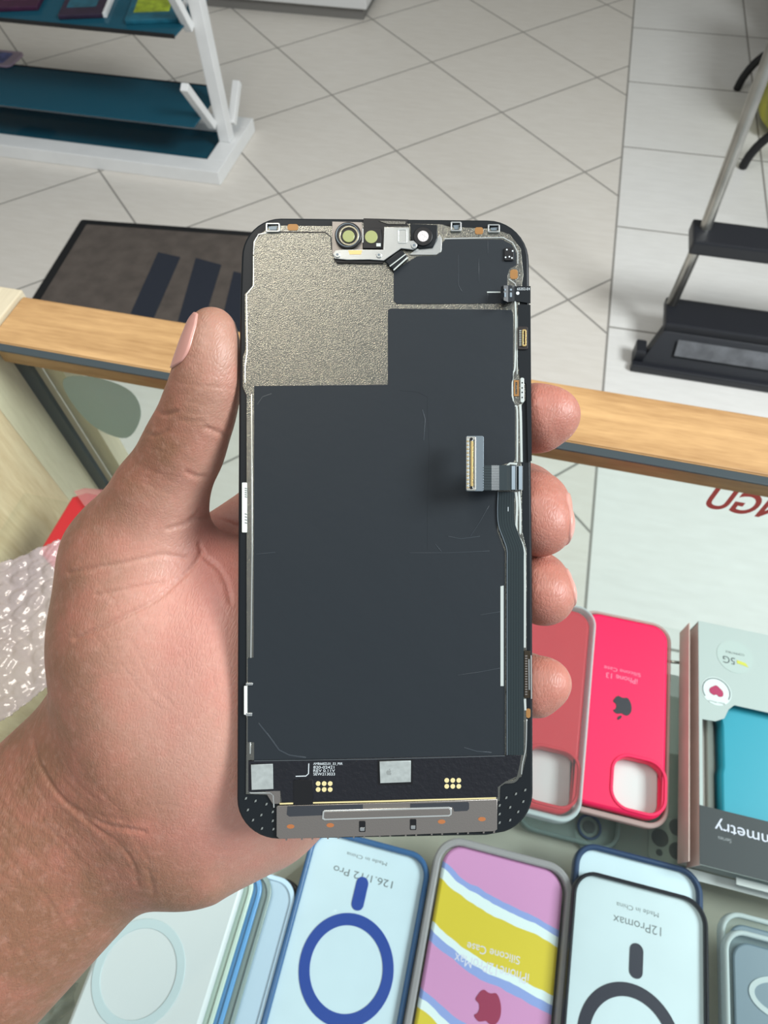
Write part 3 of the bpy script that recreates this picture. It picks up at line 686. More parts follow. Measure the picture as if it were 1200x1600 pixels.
# steel plate
PL = [(412, 361), (424, 352), (520, 353), (522, 347), (690, 350), (702, 354), (770, 357), (797, 366), (814, 388), (818, 430), (812, 470), (812, 588), (821, 602), (821, 625), (814, 634), (816, 830), (823, 860), (823, 1180), (815, 1214), (790, 1224), (781, 1230), (781, 1252), (432, 1256), (428, 1243), (384, 1241), (385, 1120), (385, 618), (379, 604), (379, 558), (383, 548), (382, 460), (394, 447), (396, 376)]
pp('shield_plate', PL, 0, .30*mm_, M_shield, .0001)
pline('plate_edge', [(396, 400), (396, 446), (385, 460), (386, 550), (383, 570), (383, 598)], 1.5, .25*mm_, .42*mm_, M_edge, .00003)
pline('plate_edge', [(419, 363), (404, 366), (397, 378), (396, 398)], 1.5, .25*mm_, .42*mm_, M_edge, .00003)  # with the strip above, paints the highlight around the plate's top-left edge
pline('plate_edge', [(430, 362), (508, 363), (517, 370), (518, 390)], 1.6, .25*mm_, .38*mm_, M_black)
for seg in ([(393, 616), (394, 860), (392, 1028)], [(391, 1160), (391, 1178)]): pline('plate_edge', seg, 1.7, .25*mm_, .45*mm_, M_edge, .00003)
# films
FM = [(606, 484), (610, 482), (799, 484), (802, 490), (802, 592), (799, 600), (799, 618), (805, 632), (805, 716), (802, 722), (790, 724), (777, 730), (777, 830), (789, 862), (789, 1178), (786, 1181), (397, 1188), (397, 1160), (387, 1160), (387, 1028), (396, 1028), (397, 603), (606, 601)]
pp('graphite_film', FM, .30*mm_, .46*mm_, M_film, .00005)
FU = [(615, 425), (636, 410), (642, 406), (652, 400), (682, 399), (690, 393), (691, 380), (696, 374), (785, 374), (800, 382), (807, 396), (807, 414), (796, 420), (793, 430), (793, 474), (620, 475), (615, 470)]
pp('upper_film', FU, .30*mm_, .46*mm_, M_film, .00005)
pline('upper_film_rim', [(694, 373), (786, 371), (801, 379), (809, 394), (809, 412)], 1.6, .3*mm_, .52*mm_, M_edge)
pp('bright_strip', [(782, 916), (787, 915), (787, 1072), (782, 1072)], .46*mm_, .56*mm_, M_silver)
# creases in the film, low ridges of the foil, most with a highlight painted lighter
M_crease_lit = mat('film_ridge_lit', S(54, 61, 67), .3)
for seg, w_ in (([(660, 640), (664, 655), (663, 672), (662, 688)], 1.6), ([(402, 632), (410, 620), (424, 615)], 1.2), ([(404, 1130), (420, 1150), (436, 1172), (452, 1180), (478, 1184)], 2.2), ([(640, 864), (700, 864), (765, 861)], .9),
                ([(400, 866), (430, 863)], .9), ([(715, 1055), (750, 1050), (781, 1044)], .9), ([(750, 961), (781, 956)], .9), ([(614, 398), (614, 398.5)], .5), ([(700, 838), (720, 842), (750, 838)], 1.2), ([(735, 838), (750, 815), (764, 790)], 1.0),
                ([(716, 398), (716, 445), (722, 456)], .9), ([(748, 404), (748, 440)], .9), ([(762, 376), (762, 396)], .8), ([(762, 455), (762, 470)], .8), ([(680, 850), (690, 862)], 1.0), ([(725, 1168), (745, 1174), (768, 1176)], 1.6)):
    pline('film_crease', seg, w_, .44*mm_, .52*mm_, M_crease_lit, .00003)
for seg in ([(625, 610), (652, 612), (668, 620), (668, 640), (671, 700), (668, 790)], [(668, 790), (668, 858)]): pline('film_crease', seg, 1.0, .45*mm_, .49*mm_, M_film)

# ---- top sensor group
pp('speaker_slot', [(568, 341), (638, 343), (636, 350), (640, 354), (600, 354), (599, 391), (568, 391)], -.1*mm_, .34*mm_, M_black)
pp('speaker_mesh', [(592, 345), (634, 346), (633, 350), (606, 350)], .34*mm_, .5*mm_, mat('mesh_grey', S(120, 116, 106), .5, bump=1, bscale=3000))
pp('sensor_plate', [(519, 346), (566, 347), (567, 392), (519, 398)], .3*mm_, .6*mm_, M_steel2, .00008)
cam1 = pp('front_camera', circ(544, 367.5, 21, 40), .6*mm_, 1.5*mm_, M_black, .0002)
pp('lens_ring', circ(545, 368, 15.5, 40), 1.5*mm_, 1.7*mm_, mat('lens_ring', S(190, 184, 160), .25, metal=.9), .00004, parent=cam1, holes=[circ(545, 368, 13, 40)])
pp('lens_ring', circ(543, 367, 18.5, 40), 1.5*mm_, 1.62*mm_, M_flexgrey, .00004, parent=cam1, holes=[circ(543, 367, 17.3, 40)])
M_lens = mat('olive_lens', S(160, 166, 108), .3, coat=.6)
pp('lens', circ(544.5, 369, 9.5, 32), 1.5*mm_, 1.72*mm_, M_lens, .0001, parent=cam1)
em = pp('infrared_emitter', [(567, 356), (596, 356), (596, 388), (567, 388)], .34*mm_, 1.0*mm_, M_black, .0001)
pp('lens', circ(580, 370, 10, 32), 1.0*mm_, 1.15*mm_, M_lens, .0001, parent=em)
pline('emitter_edge', [(567, 357), (567, 379)], 1.6, 1.0*mm_, 1.1*mm_, M_edge, parent=em)
pp('white_chip', [(588, 380), (595, 380), (595, 385), (588, 385)], 1.0*mm_, 1.2*mm_, M_silver, parent=em)
BR = [(520, 397), (524, 391), (536, 389.5), (599, 390), (600, 355), (640, 355), (640, 376), (646, 375.5), (652, 380), (651, 387), (645, 390), (627, 388), (600, 407), (577, 405.5), (543, 406), (523, 404)]
br = pp('bracket', BR, .9*mm_, 1.3*mm_, M_steel, .00012)
pp('bracket_shadow_strip', [(521, 404), (600, 405), (598, 411), (526, 410)], .3*mm_, .85*mm_, M_black, parent=br)  # black strip painted in as the shade under the bracket
pp('orange_tape', [(544, 391), (566, 391), (564, 397.5), (546, 397.5)], 1.3*mm_, 1.36*mm_, mat('tape', S(232, 196, 130), .5), .00002, parent=br)
pp('embossed_pad', rr(621, 357, 636, 380, 3), 1.3*mm_, 1.42*mm_, M_edge, .00004, parent=br, holes=[rr(623, 359, 634, 378, 2)])
for x, y, q in ((527, 397.5, 4.8), (592, 398, 4.5), (647, 383, 5)):
    s_ = pp('screw', circ(x, y, q, 24), 1.3*mm_, 1.6*mm_, M_steel, .0001)
    pp('screw_slot', circ(x, y, q*.45, 6), 1.6*mm_, 1.63*mm_, M_flexgrey, parent=s_)
ds = pp('dot_projector', [(641, 349), (683, 351), (684, 372), (676, 386), (655, 388), (642, 374)], .3*mm_, 1.1*mm_, M_frame, .0002)
pp('housing_ring', circ(661, 369, 15, 36), 1.1*mm_, 1.5*mm_, M_black, .00015, parent=ds)
pp('lens', circ(661, 369, 8.6, 30), 1.5*mm_, 1.6*mm_, mat('white_lens', S(222, 216, 214), .5, bump=.6, bscale=4000), .00005, parent=ds)
pp('projector_tab', [(650, 389), (676, 387), (687, 366), (690, 372), (690, 392), (682, 398), (640, 398)], .3*mm_, .55*mm_, M_steel, .00005)
fx = pp('sensor_flex', [(601, 408), (627, 390), (638, 401), (616, 423)], .9*mm_, 1.6*mm_, M_frame, .0003)
pline('flex_glint', [(609, 416), (634, 397)], 1.6, 1.6*mm_, 1.66*mm_, M_silver, parent=fx)
pline('flex_glint', [(615, 422), (637, 402)], 2.0, 1.4*mm_, 1.62*mm_, M_silver, parent=fx)
# clips and pads
for x0_, y0_, x1_, y1_ in ((415, 348, 437, 362), (704, 346, 721, 361), (762, 350, 781, 363)):
    c = pp('clip', rr(x0_, y0_, x1_, y1_, 2), .3*mm_, .9*mm_, M_steel, .00008, holes=[rr(x0_+2.2, y0_+2.2, x1_-2.2, y1_-2.2, 1)])
    pp('clip_weld', [(x0_+4, y0_+6), (x1_-3, y0_+5), (x1_-5, y1_-3), (x0_+6, y1_-3)], .3*mm_, .5*mm_, M_flexgrey, parent=c)
for pts in (rr(449, 350, 466, 360, 4), rr(742, 355, 755, 366, 3.5), rr(797, 421, 809, 436, 4), rr(822, 1107, 829, 1122, 3.4)): pp('contact_pad', pts, .3*mm_, .4*mm_, M_copper, .00003)
pline('plate_edge', [(795, 436), (805, 443), (807, 452)], 1.4, .3*mm_, .5*mm_, M_edge)
cm = pp('small_component', rr(788, 387, 803, 407, 2), .46*mm_, .9*mm_, M_black, .0001)
for q in ((790, 402), (796, 401), (800, 403), (792, 390), (801, 392)): pp('solder_dot', circ(q[0], q[1], 1.3, 8), .9*mm_, 1.0*mm_, M_ink, parent=cm)

# ---- upper side flex, bent over the plate
def strip3(name, rows, m, thick=.00018, parent=None, label=None):
    """rows: ((px,py,h),(px,py,h)) across the strip"""
    V = [];
    for a, b in rows:
        for p in (a, b): V.append(PM @ Vector((*ph(p[0], p[1], p[2])[:2], p[2])))
    n = len(rows); V += [v - PN*thick for v in V]; k = 2*n; Fc = []
    for i in range(n-1):
        a = 2*i; Fc += [(a, a+1, a+3, a+2), (k+a+2, k+a+3, k+a+1, k+a), (a, a+2, k+a+2, k+a), (a+1, k+a+1, k+a+3, a+3)]
    Fc += [(0, k, k+1, 1), (k-2, k-1, 2*k-1, 2*k-2)]
    o = link_mesh(name, mesh_of(V, Fc), m, parent or phone, label); return o
uf = strip3('upper_flex', [((829, 447, .0005), (829, 474, .0005)), ((804, 447, .0006), (804, 470, .0006)), ((800, 446, .002), (800, 471, .002)), ((794, 446, .0034), (794, 472, .0034)), ((787, 446, .0038), (787, 469, .0038)), ((783, 448, .0034), (782, 465, .0034)), ((783, 449, .0022), (784, 464, .0022)), ((796, 450, .0012), (796, 468, .0012))], M_frame)
strip3('flex_glint', [((788, 451, .00395), (800, 451, .0023)), ((788, 454, .00395), (800, 454, .0023))], M_flexgrey, parent=uf)
strip3('flex_glint', [((788, 457, .00395), (800, 457, .0023)), ((788, 464, .00395), (800, 464, .0023))], M_flexgrey, parent=uf)
pp('silver_dot', circ(809, 458, 2.6, 16), .6*mm_, .72*mm_, M_ink, parent=uf)
def ptext(s, x, y, w, h=None, hh=.0007, parent=None, m=None): 
    p = ph(x, y, hh); wd = w/F*D0; return text('printing', s, wd, m or M_ink, PM @ Matrix.Translation((p.x, p.y, hh)), parent or phone, height=(h/F*D0) if h else None)
ptext('65352-E4', 818, 451.5, 20, 4, .0006, uf)
pline('film_tab_line', [(761, 456.5), (782, 456.5)], 2, .46*mm_, .6*mm_, M_silver)
sf = pp('side_flex', [(809, 476), (829, 476), (830, 600), (831, 720), (825, 722), (822, 600), (812, 590), (809, 560)], .3*mm_, .5*mm_, M_frame, .00005)
cn = pp('side_connector', rr(809, 510, 825, 546, 3), .5*mm_, .9*mm_, mat('brown_black', S(40, 34, 32), .4), .0001)
pp('gold_socket', rr(816, 514.5, 822.5, 541, 2), .9*mm_, 1.3*mm_, M_gold, .00006, parent=cn, holes=[rr(818, 517, 820.5, 538.5, .8)])
for k in range(9):
    pp('pin', [(811.5, 516+k*2.8), (815, 516+k*2.8), (815, 517.2+k*2.8), (811.5, 517.2+k*2.8)], .9*mm_, 1.0*mm_, M_silver, parent=cn)
# silver traces on the right edge
for pts, w_, m_ in (([(805, 470), (806, 500), (805, 560), (804, 578), (801, 586), (801, 620), (804, 634), (808, 642), (808, 722)], 2.4, M_silver), ([(813, 548), (812, 556), (813, 580), (817, 590)], 3.4, M_silver), ([(808, 725), (797, 724), (792, 728)], 3.2, M_silver),
                    ([(813, 632), (814, 660), (815, 722)], 3.6, M_silver), ([(811, 474), (809, 500), (808, 560), (808, 585)], 1.4, M_silver), ([(806, 769), (808, 790), (807, 828), (812, 842), (818, 856), (820, 880), (820, 1012)], 3.4, M_silver),
                    ([(811, 768), (813, 800), (813, 834)], 3.2, M_silver), ([(820, 1092), (821, 1110)], 3.4, M_silver), ([(817, 1126), (818, 1160), (816, 1180), (811, 1194), (810, 1212), (803, 1221), (787, 1223), (780, 1229), (779, 1248)], 4.2, M_shield),
                    ([(823, 1124), (822, 1165), (819, 1182), (816, 1196), (815, 1210)], 1.6, M_edge), ([(815, 870), (816, 1015)], 1.0, M_silver)):
    pline('silver_trace', catmull(pts, 4, False) if len(pts) > 4 else pts, w_, .3*mm_, .46*mm_, m_, .00003)
so_ = pp('spring_contact', rr(813, 590, 819, 629, 2.5), .4*mm_, .9*mm_, M_silver, .0001)
for y in (598, 606, 613, 621): pp('spring_hole', circ(816, y, 1.2, 8), .9*mm_, .95*mm_, M_black, parent=so_)
pp('copper_contact', [(803, 594), (811, 594), (811, 619), (803, 619)], .46*mm_, .6*mm_, M_copper, holes=[[(805, 597), (808, 597), (808, 616), (805, 616)]])

# ---- long ribbon with the main connector
rib = [(791, 768), (790, 800), (792, 822), (800, 844), (805, 862), (805, 900), (805, 1180)]
rb = catmull(rib, 6, False)
rbo = pline('ribbon_cable', rb, 27, .46*mm_, .85*mm_, M_flex, .00008)
for off in (-9, -5, -1, 3, 7, 10):
    pts = [(x+off, y) for x, y in rb]; pline('ribbon_trace', pts, .7, .85*mm_, .88*mm_, M_flexline, parent=rbo)
pline('ribbon_trace', [(x-12.6, y) for x, y in rb], 1.0, .8*mm_, .9*mm_, M_flexgrey, parent=rbo)
pline('print_mark', [(794, 792), (794, 799)], .9, .88*mm_, .9*mm_, M_ink, parent=rbo)
H = .0075
cf = strip3('connector_flex', [((817, 728, .0007), (817, 766, .0007)), ((811, 728, .0010), (811, 766, .0010)), ((806, 727, .0013), (806, 766, .0013)), ((800, 727, .0022), (800, 766, .0022)), ((792, 727, .0042), (792, 766, .0042)), ((780, 727, .0062), (780, 766, .0062)), ((768, 727, .0072), (768, 766, .0072)), ((754, 727, H), (754, 766, H))], M_flex)
for k in range(9):
    y = 730+k*4.1
    strip3('flex_trace', [((780, y, .0063), (780, y+.8, .0063)), ((768, y, .0073), (768, y+.8, .0073)), ((755, y, H+.0001), (755, y+.8, H+.0001))], M_flexline, .00005, cf)
for x_, h_ in ((802, .0019), (813, .00095)): strip3('flex_glint', [((x_-2.5, 728, h_+.0006), (x_-2.5, 765, h_+.0006)), ((x_+3, 728, h_), (x_+3, 765, h_))], M_flexgrey, .0003, cf)
mc = pp('main_connector', rr(728, 681, 756, 767.5, 3), H-.0006, H, M_flexgrey, .0001)
pp('connector_shell', rr(728.5, 682, 744, 766.5, 2.5), H, H+.0006, mat('connector_shell', S(190, 190, 182), .3, metal=.6), .00012, parent=mc, holes=[rr(733.5, 687, 735.2, 762, .5), rr(739.5, 687, 741, 762, .5)])
pp('gold_bar', rr(735.3, 689, 739.4, 760, .6), H, H+.00066, M_gold, .00008, parent=mc)
for k in range(26):
    y = 686+k*3.0; pp('pin', [(729.2, y), (733.2, y), (733.2, y+1.3), (729.2, y+1.3)], H+.0006, H+.00068, M_gold if k % 2 else M_silver, parent=mc)
for y in (686, 762): pp('connector_eye', circ(736.5, y, 2.4, 14), H+.0006, H+.0007, M_black, parent=mc)

# ---- right lower connector, left labels
rc_ = pp('edge_connector', rr(819, 1017, 829, 1091, 1.5), .3*mm_, .9*mm_, mat('brass_dark', S(58, 50, 38), .35, metal=.4), .0001)
for k in range(16): pp('pin', [(820.5, 1024+k*4), (824, 1024+k*4), (824, 1026+k*4), (820.5, 1026+k*4)], .9*mm_, .97*mm_, M_steel2, parent=rc_)
pline('edge_spring', [(830, 1024), (830.5, 1092)], 1.6, .7*mm_, 1.1*mm_, M_edge, parent=rc_)
pline('edge_spring', [(826.5, 1030), (827, 1078)], 2.2, .9*mm_, 1.1*mm_, M_steel, parent=rc_)
lb = pp('white_label', rr(378, 754, 386, 832, 1.2), .3*mm_, .5*mm_, mat('label_white', S(226, 232, 224), .5), .00004)
for k in range(9):
    y = 762+k*3.3 if k < 5 else 802+(k-5)*4.6
    pp('label_mark', [(382.5, y), (386, y+1), (386, y+2.4), (382.5, y+1.6)], .5*mm_, .54*mm_, M_inkgrey, parent=lb)
pp('side_clip', rr(381, 1072, 386, 1117, 1), .3*mm_, .8*mm_, mat('label_white2', S(222, 230, 224), .35), .0001)
pp('clip_arm', rr(384, 1067, 395, 1071, 1), .46*mm_, .8*mm_, M_steel, .00006); pp('clip_arm', rr(384, 1114, 394, 1119, 1), .46*mm_, .8*mm_, M_steel, .00006)

# ---- lower board
bd = pp('driver_board', [(388, 1189), (790, 1180), (815, 1180), (812, 1196), (808, 1213), (790, 1221), (778, 1230), (778, 1246), (440, 1254), (438, 1236), (428, 1236), (388, 1238)], .3*mm_, .62*mm_, mat('board_black', S(18, 20, 27), .38, bump=.5, bscale=900), .00006)
pline('film_lower_edge', [(397, 1189), (600, 1186), (789, 1181)], 1.2, .46*mm_, .66*mm_, mat('edge_grey', S(74, 80, 84), .4))
M_tin = mat('tin_pad', S(166, 174, 172), .5, metal=.2, var=.12, vscale=700)
pp('shield_can', [(392, 1195), (426, 1194), (427, 1233), (393, 1234.5)], .62*mm_, 1.0*mm_, M_tin, .00008, label='plain silver shield can')
sc = pp('shield_can', [(593, 1190), (642, 1189), (642, 1222), (594, 1224)], .62*mm_, 1.1*mm_, M_tin, .00008, label='silver shield can with a faint logo')
pt = phl([(608, 1207)], .0011)[0]
plate('logo', [[(pt[0]+a*.00125, pt[1]+b*.00125) for a, b in L] for L in (APPLE, LEAF)], .0011, .00114, mat('tin_mark', S(134, 140, 138), .5), PM, sc)
pp('can_gap', [(590, 1187), (645, 1186), (645, 1226), (591, 1227)], .62*mm_, .7*mm_, M_black, holes=[[(592, 1189), (643, 1188), (643, 1224), (593, 1225)]])
pline('bracket_mark', [(462, 1213), (478, 1212.5), (482, 1209), (482.5, 1193)], 1.3, .62*mm_, .66*mm_, M_ink, parent=bd)
for i, (s, w_) in enumerate((('AMB668ZL01_E3_P0R', 45), ('820-02421', 32), ('REV 0.11V', 33), ('SEW213033', 33))):
    ptext(s, 490+w_/2, 1193.5+i*5.3, w_, 4.2, .00063, bd)
for cx, cy in ((497, 1224.5), (698, 1219.5)):
    for i in range(3):
        for j in range(2): pp('test_pad', circ(cx+i*9.4, cy+j*9.3, 3.7, 20), .62*mm_, .72*mm_, M_goldpad, .00003)
pp('black_tape', [(459, 1219), (489, 1218), (489, 1257), (459, 1258)], .62*mm_, .8*mm_, M_black, .00004)
pline('gold_edge', [(437, 1256), (458, 1255.5)], 2.2, .5*mm_, .7*mm_, M_goldpad); pline('gold_edge', [(489, 1254.5), (600, 1252), (775, 1247)], 2.2, .5*mm_, .7*mm_, M_goldpad)
# steel feet at the left and right of the board
pline('plate_edge', [(388, 1236), (392, 1239), (422, 1239), (427, 1243), (428, 1262)], 2, .3*mm_, .5*mm_, M_edge, .00003)
pp('plate_foot', [(413, 1235), (438, 1235), (438, 1256), (426, 1256)], .3*mm_, .5*mm_, M_steel2, .00003)
# ---- bottom bracket
bp_ = pp('bottom_bracket', [(432, 1261), (434, 1259), (600, 1254.5), (777, 1249), (777, 1296), (773, 1299), (600, 1306), (437, 1311), (432, 1307)], .2*mm_, .7*mm_, M_steel2, .0001)
pp('bracket_bar', [(504, 1268), (507, 1266), (702, 1261), (706, 1263), (706, 1273), (702, 1276), (507, 1282), (503, 1280)], .7*mm_, 1.0*mm_, M_edge, .0001, parent=bp_)
pp('bracket_bar_face', [(506.5, 1269.5), (508.5, 1268.5), (701, 1263.5), (703.5, 1265), (703.5, 1272), (701, 1273.5), (508.5, 1279.5), (506, 1278)], .95*mm_, 1.06*mm_, M_steel2, .00003, parent=bp_)
M_tape = mat('grey_tape', S(48, 52, 58), .5)
pp('tape_patch', [(449, 1260), (567, 1257), (567, 1266), (506, 1267), (503, 1274), (452, 1276), (448, 1273)], .7*mm_, .78*mm_, M_tape, .00002, parent=bp_)
pp('tape_patch', [(641, 1256), (731, 1253), (733, 1255), (733, 1264), (730, 1267), (710, 1268), (707, 1261), (641, 1262)], .7*mm_, .78*mm_, M_tape, .00002, parent=bp_)
for x, y in ((454, 1291.5), (516, 1289.5), (690, 1284), (753, 1280)): pp('copper_spot', circ(x, y, 6, 20, 3.4), .7*mm_, .74*mm_, M_orange, .00001, parent=bp_)
for x, y in ((566, 1292), (645.5, 1289)):
    n_ = pp('bracket_notch', rr(x-5, y-9, x+5, y+8, 1.5), .7*mm_, .8*mm_, M_black, .00002, parent=bp_)
    pp('notch_clip', rr(x-3.5, y+1, x+3.5, y+6.5, 1), .8*mm_, .95*mm_, M_steel, .00003, parent=bp_)
for k in range(17):
    x = 446+k*20.3+(4 if k % 2 else 0); y = 1311.5-(x-437)*.0362
    pp('bracket_tooth', [(x, y-1.5), (x+2.6, y-1.5), (x+2.6, y+2.2), (x, y+2.2)], .2*mm_, .5*mm_, M_steel2, parent=bp_)
# little ridges in the lower corners of the frame
for x, y in ((384, 1248), (399, 1252), (416, 1257), (387, 1266), (408, 1274), (426, 1269), (395, 1282), (409, 1295), (426, 1283), (427, 1296), (820.5, 1235), (806, 1241), (791, 1247), (817.5, 1253), (797, 1262), (780.5, 1259), (809.5, 1269), (797, 1282), (780.5, 1272.5), (780.5, 1286)):
    pp('corner_stud', [(x-1.9, y+2), (x-.6, y-1.8), (x+1.9, y-2.2), (x+1.4, y+1)], 0, .25*mm_, mat('stud', S(120, 126, 124), .4) if 'stud' not in MATS else MATS['stud'], .00005)

# ================================================================ the left hand holding it
def cpt(px, py, d): return np.array([(px-600)/F*d, -(py-800)/F*d, -d])       # camera-frame metres
def seg(a, b, s=1.0):
    """tapered capsule between (px,py,depth,radius px); s<1 flattens it towards the viewer"""
    return ('c', cpt(*a[:3]), cpt(*b[:3]), a[3]/F*a[2], b[3]/F*b[2], s)
def ell(c, rx, ry, rz, ang=0): return ('e', cpt(*c), rx/F*c[2], ry/F*c[2], rz, math.radians(ang))
def chain(pts, s=1.0): return [seg(a, b, s) for a, b in zip(pts, pts[1:])]
def sdf_prim(p, P_):
    if p[0] == 'c':
        _, a, b, ra, rb, s = p
        ab = b-a; sc = np.array([1, 1, 1/s], np.float32); d = P_-a
        t = np.clip((d@ab)/(ab@ab), 0, 1); q = (d-t[..., None]*ab)*sc
        return np.sqrt((q*q).sum(-1))-(ra+t*(rb-ra))
    _, c, rx, ry, rz, an = p
    d = P_-c; ca, sa = math.cos(an), math.sin(an)
    x = d[..., 0]*ca+d[..., 1]*sa; y = -d[..., 0]*sa+d[..., 1]*ca
    k0 = np.sqrt((x/rx)**2+(y/ry)**2+(d[..., 2]/rz)**2); k1 = np.sqrt((x/rx**2)**2+(y/ry**2)**2+(d[..., 2]/rz**2)**2)
    return k0*(k0-1)/np.maximum(k1, 1e-6)
def smin(a, b, k):
    h = np.maximum(k-np.abs(a-b), 0)/k
    return np.minimum(a, b)-h*h*k*.25
THUMB = chain([(332, 517, .1735, 37), (329, 560, .1735, 41), (321, 606, .175, 46), (306, 655, .178, 50), (285, 705, .182, 56), (250, 775, .188, 67), (214, 870, .196, 96)], .95)
PALM = [seg((214, 870, .196, 96), (240, 960, .204, 122), .8), ell((242, 1010, .204), 150, 205, .033, 4), ell((272, 1150, .203), 160, 180, .032, 0), seg((292, 1238, .204, 168), (378, 1205, .210, 144), .82), seg((378, 1205, .210, 144), (520, 1100, .222, 120), .8),
        seg((250, 1000, .212, 120), (480, 860, .226, 110), .8), seg((480, 860, .226, 110), (560, 1080, .226, 110), .8), ell((362, 1085, .1955), 118, 225, .0264, 0), seg((337, 905, .197, 56), (348, 1000, .194, 84), .95), seg((330, 1180, .200, 110), (420, 1235, .204, 78), .95)]
FORE = [seg((150, 1165, .206, 98), (-560, 1870, .205, 135), .9), seg((195, 1272, .206, 116), (-520, 2010, .205, 150), .9), seg((170, 1225, .205, 140), (-540, 1940, .204, 175), .9)]
def joints(*p): return chain(list(p), 1.0)
INDEX = joints((330, 862, .2165, 52), (430, 800, .222, 56), (560, 715, .224, 55), (700, 672, .212, 54), (800, 655, .193, 52), (836, 654, .1835, 51), (850, 652, .1805, 49), (868, 648, .1795, 37))
MIDDLE = joints((430, 900, .226, 56), (580, 840, .226, 58), (730, 800, .218, 60), (815, 785, .200, 60), (832, 792, .1865, 55), (838, 812, .1805, 53), (846, 822, .1790, 46))
RING = joints((430, 1000, .226, 54), (590, 940, .226, 56), (740, 912, .216, 56), (820, 906, .199, 54), (838, 912, .186, 48), (846, 926, .1810, 48), (852, 932, .1795, 43))
PINKY = joints((430, 1100, .222, 52), (600, 1080, .224, 52), (740, 1066, .212, 52), (820, 1070, .192, 48), (838, 1071, .1820, 46), (858, 1066, .1805, 34))
PHONE_BACK = None
def hand_sdf(P_, boxed=None):
    out_ = {}
    for nm, prims, k in (('palm', PALM+FORE, .010), ('thumb', THUMB, .006), ('i', INDEX, .0025), ('m', MIDDLE, .0025), ('r', RING, .0025), ('p', PINKY, .0025)):
        v = None
        for p in prims:
            q = sdf_prim(p, P_); v = q if v is None else smin(v, q, k)
        out_[nm] = v
    v = smin(out_['palm'], out_['thumb'], .010)
    f = out_['i']
    for n_ in 'mrp': f = smin(f, out_[n_], .0006)
    # the web between thumb and index, and the roots of the fingers, blend; fingertips stay separate
    v = smin(v, f, .0035)
    # slab of the phone assembly that the flesh presses against
    M_ = np.array((cam_inv @ PM).inverted()); X = P_@M_[:3, :3].T+M_[:3, 3]
    hw = np.abs(X[..., 0]+.0001)-.0377; hh_ = np.abs(X[..., 1]-0.0)-.0790
    dz = np.maximum(-.0025-X[..., 2], X[..., 2]-.02)
    slab = np.maximum(np.maximum(hw, hh_), dz)
    return np.maximum(v, -(slab-.00005))
cam_inv = co.matrix_world.inverted()
CW = co.matrix_world
# surface nets on a regular grid
H_ = .00095
lo = np.array([-.190, -.225, -.252]); hi = np.array([.0640, .056, -.148])
n3 = ((hi-lo)/H_).astype(int)
ax = [lo[i]+np.arange(n3[i])*H_ for i in range(3)]
V = np.empty(tuple(n3), np.float32)
for i0 in range(0, n3[0], 16):
    G = np.stack(np.meshgrid(ax[0][i0:i0+16], ax[1], ax[2], indexing='ij'), -1)
    V[i0:i0+16] = hand_sdf(G)
ins = V < 0
act = np.zeros(tuple(n3-1), bool); cnt = np.zeros(tuple(n3-1), np.float32); acc = np.zeros(tuple(n3-1)+(3,), np.float32)
cs = [(a, b, c) for a in (0, 1) for b in (0, 1) for c in (0, 1)]
sl = lambda o_: tuple(slice(o_[k], n3[k]-1+o_[k]) for k in range(3))
for a in cs:
    for k in range(3):
        if a[k]: continue
        b = list(a); b[k] = 1; va, vb = V[sl(a)], V[sl(b)]
        cr = (va < 0) != (vb < 0)
        t = np.where(cr, va/np.where(cr, va-vb, 1), 0)
        for j in range(3): acc[..., j] += np.where(cr, a[j]+(t if j == k else 0), 0)
        cnt += cr
act = cnt > 0
ids = -np.ones(act.shape, np.int64); ids[act] = np.arange(act.sum())
cell = np.argwhere(act); pts = lo+(cell+acc[act]/cnt[act][:, None])*H_
faces = []
for k in range(3):
    u_, w_ = (k+1) % 3, (k+2) % 3
    s0 = [slice(1, -1)]*3; s0[k] = slice(0, -1)
    s1 = list(s0); s1[k] = slice(1, None)
    A_, B_ = ins[tuple(s0)], ins[tuple(s1)]; e = np.argwhere(A_ != B_); flip = A_[tuple(e.T)]
    e = e+np.array([0 if q == k else 1 for q in range(3)])
    def cid(du, dw):
        c = e.copy(); c[:, u_] -= du; c[:, w_] -= dw; return ids[tuple(c.T)]
    q = np.stack([cid(1, 1), cid(0, 1), cid(0, 0), cid(1, 0)], 1)
    q[~flip] = q[~flip][:, ::-1]
    faces.append(q)
faces = np.concatenate(faces); faces = faces[(faces >= 0).all(1)]
# one relaxation pass, then creases
def vert_normals(P_, Q):
    fn = np.cross(P_[Q[:, 2]]-P_[Q[:, 0]], P_[Q[:, 3]]-P_[Q[:, 1]]); N_ = np.zeros_like(P_)
    for j in range(4): np.add.at(N_, Q[:, j], fn)
    return N_/np.maximum(np.linalg.norm(N_, axis=1), 1e-12)[:, None]
for _ in range(2):
    s_ = np.zeros_like(pts); c_ = np.zeros(len(pts))
    for j in range(4):
        np.add.at(s_, faces[:, j], pts[faces[:, (j+1) % 4]]+pts[faces[:, (j+3) % 4]]); np.add.at(c_, faces[:, j], 2)
    pts = pts*.5+s_/np.maximum(c_, 1)[:, None]*.5
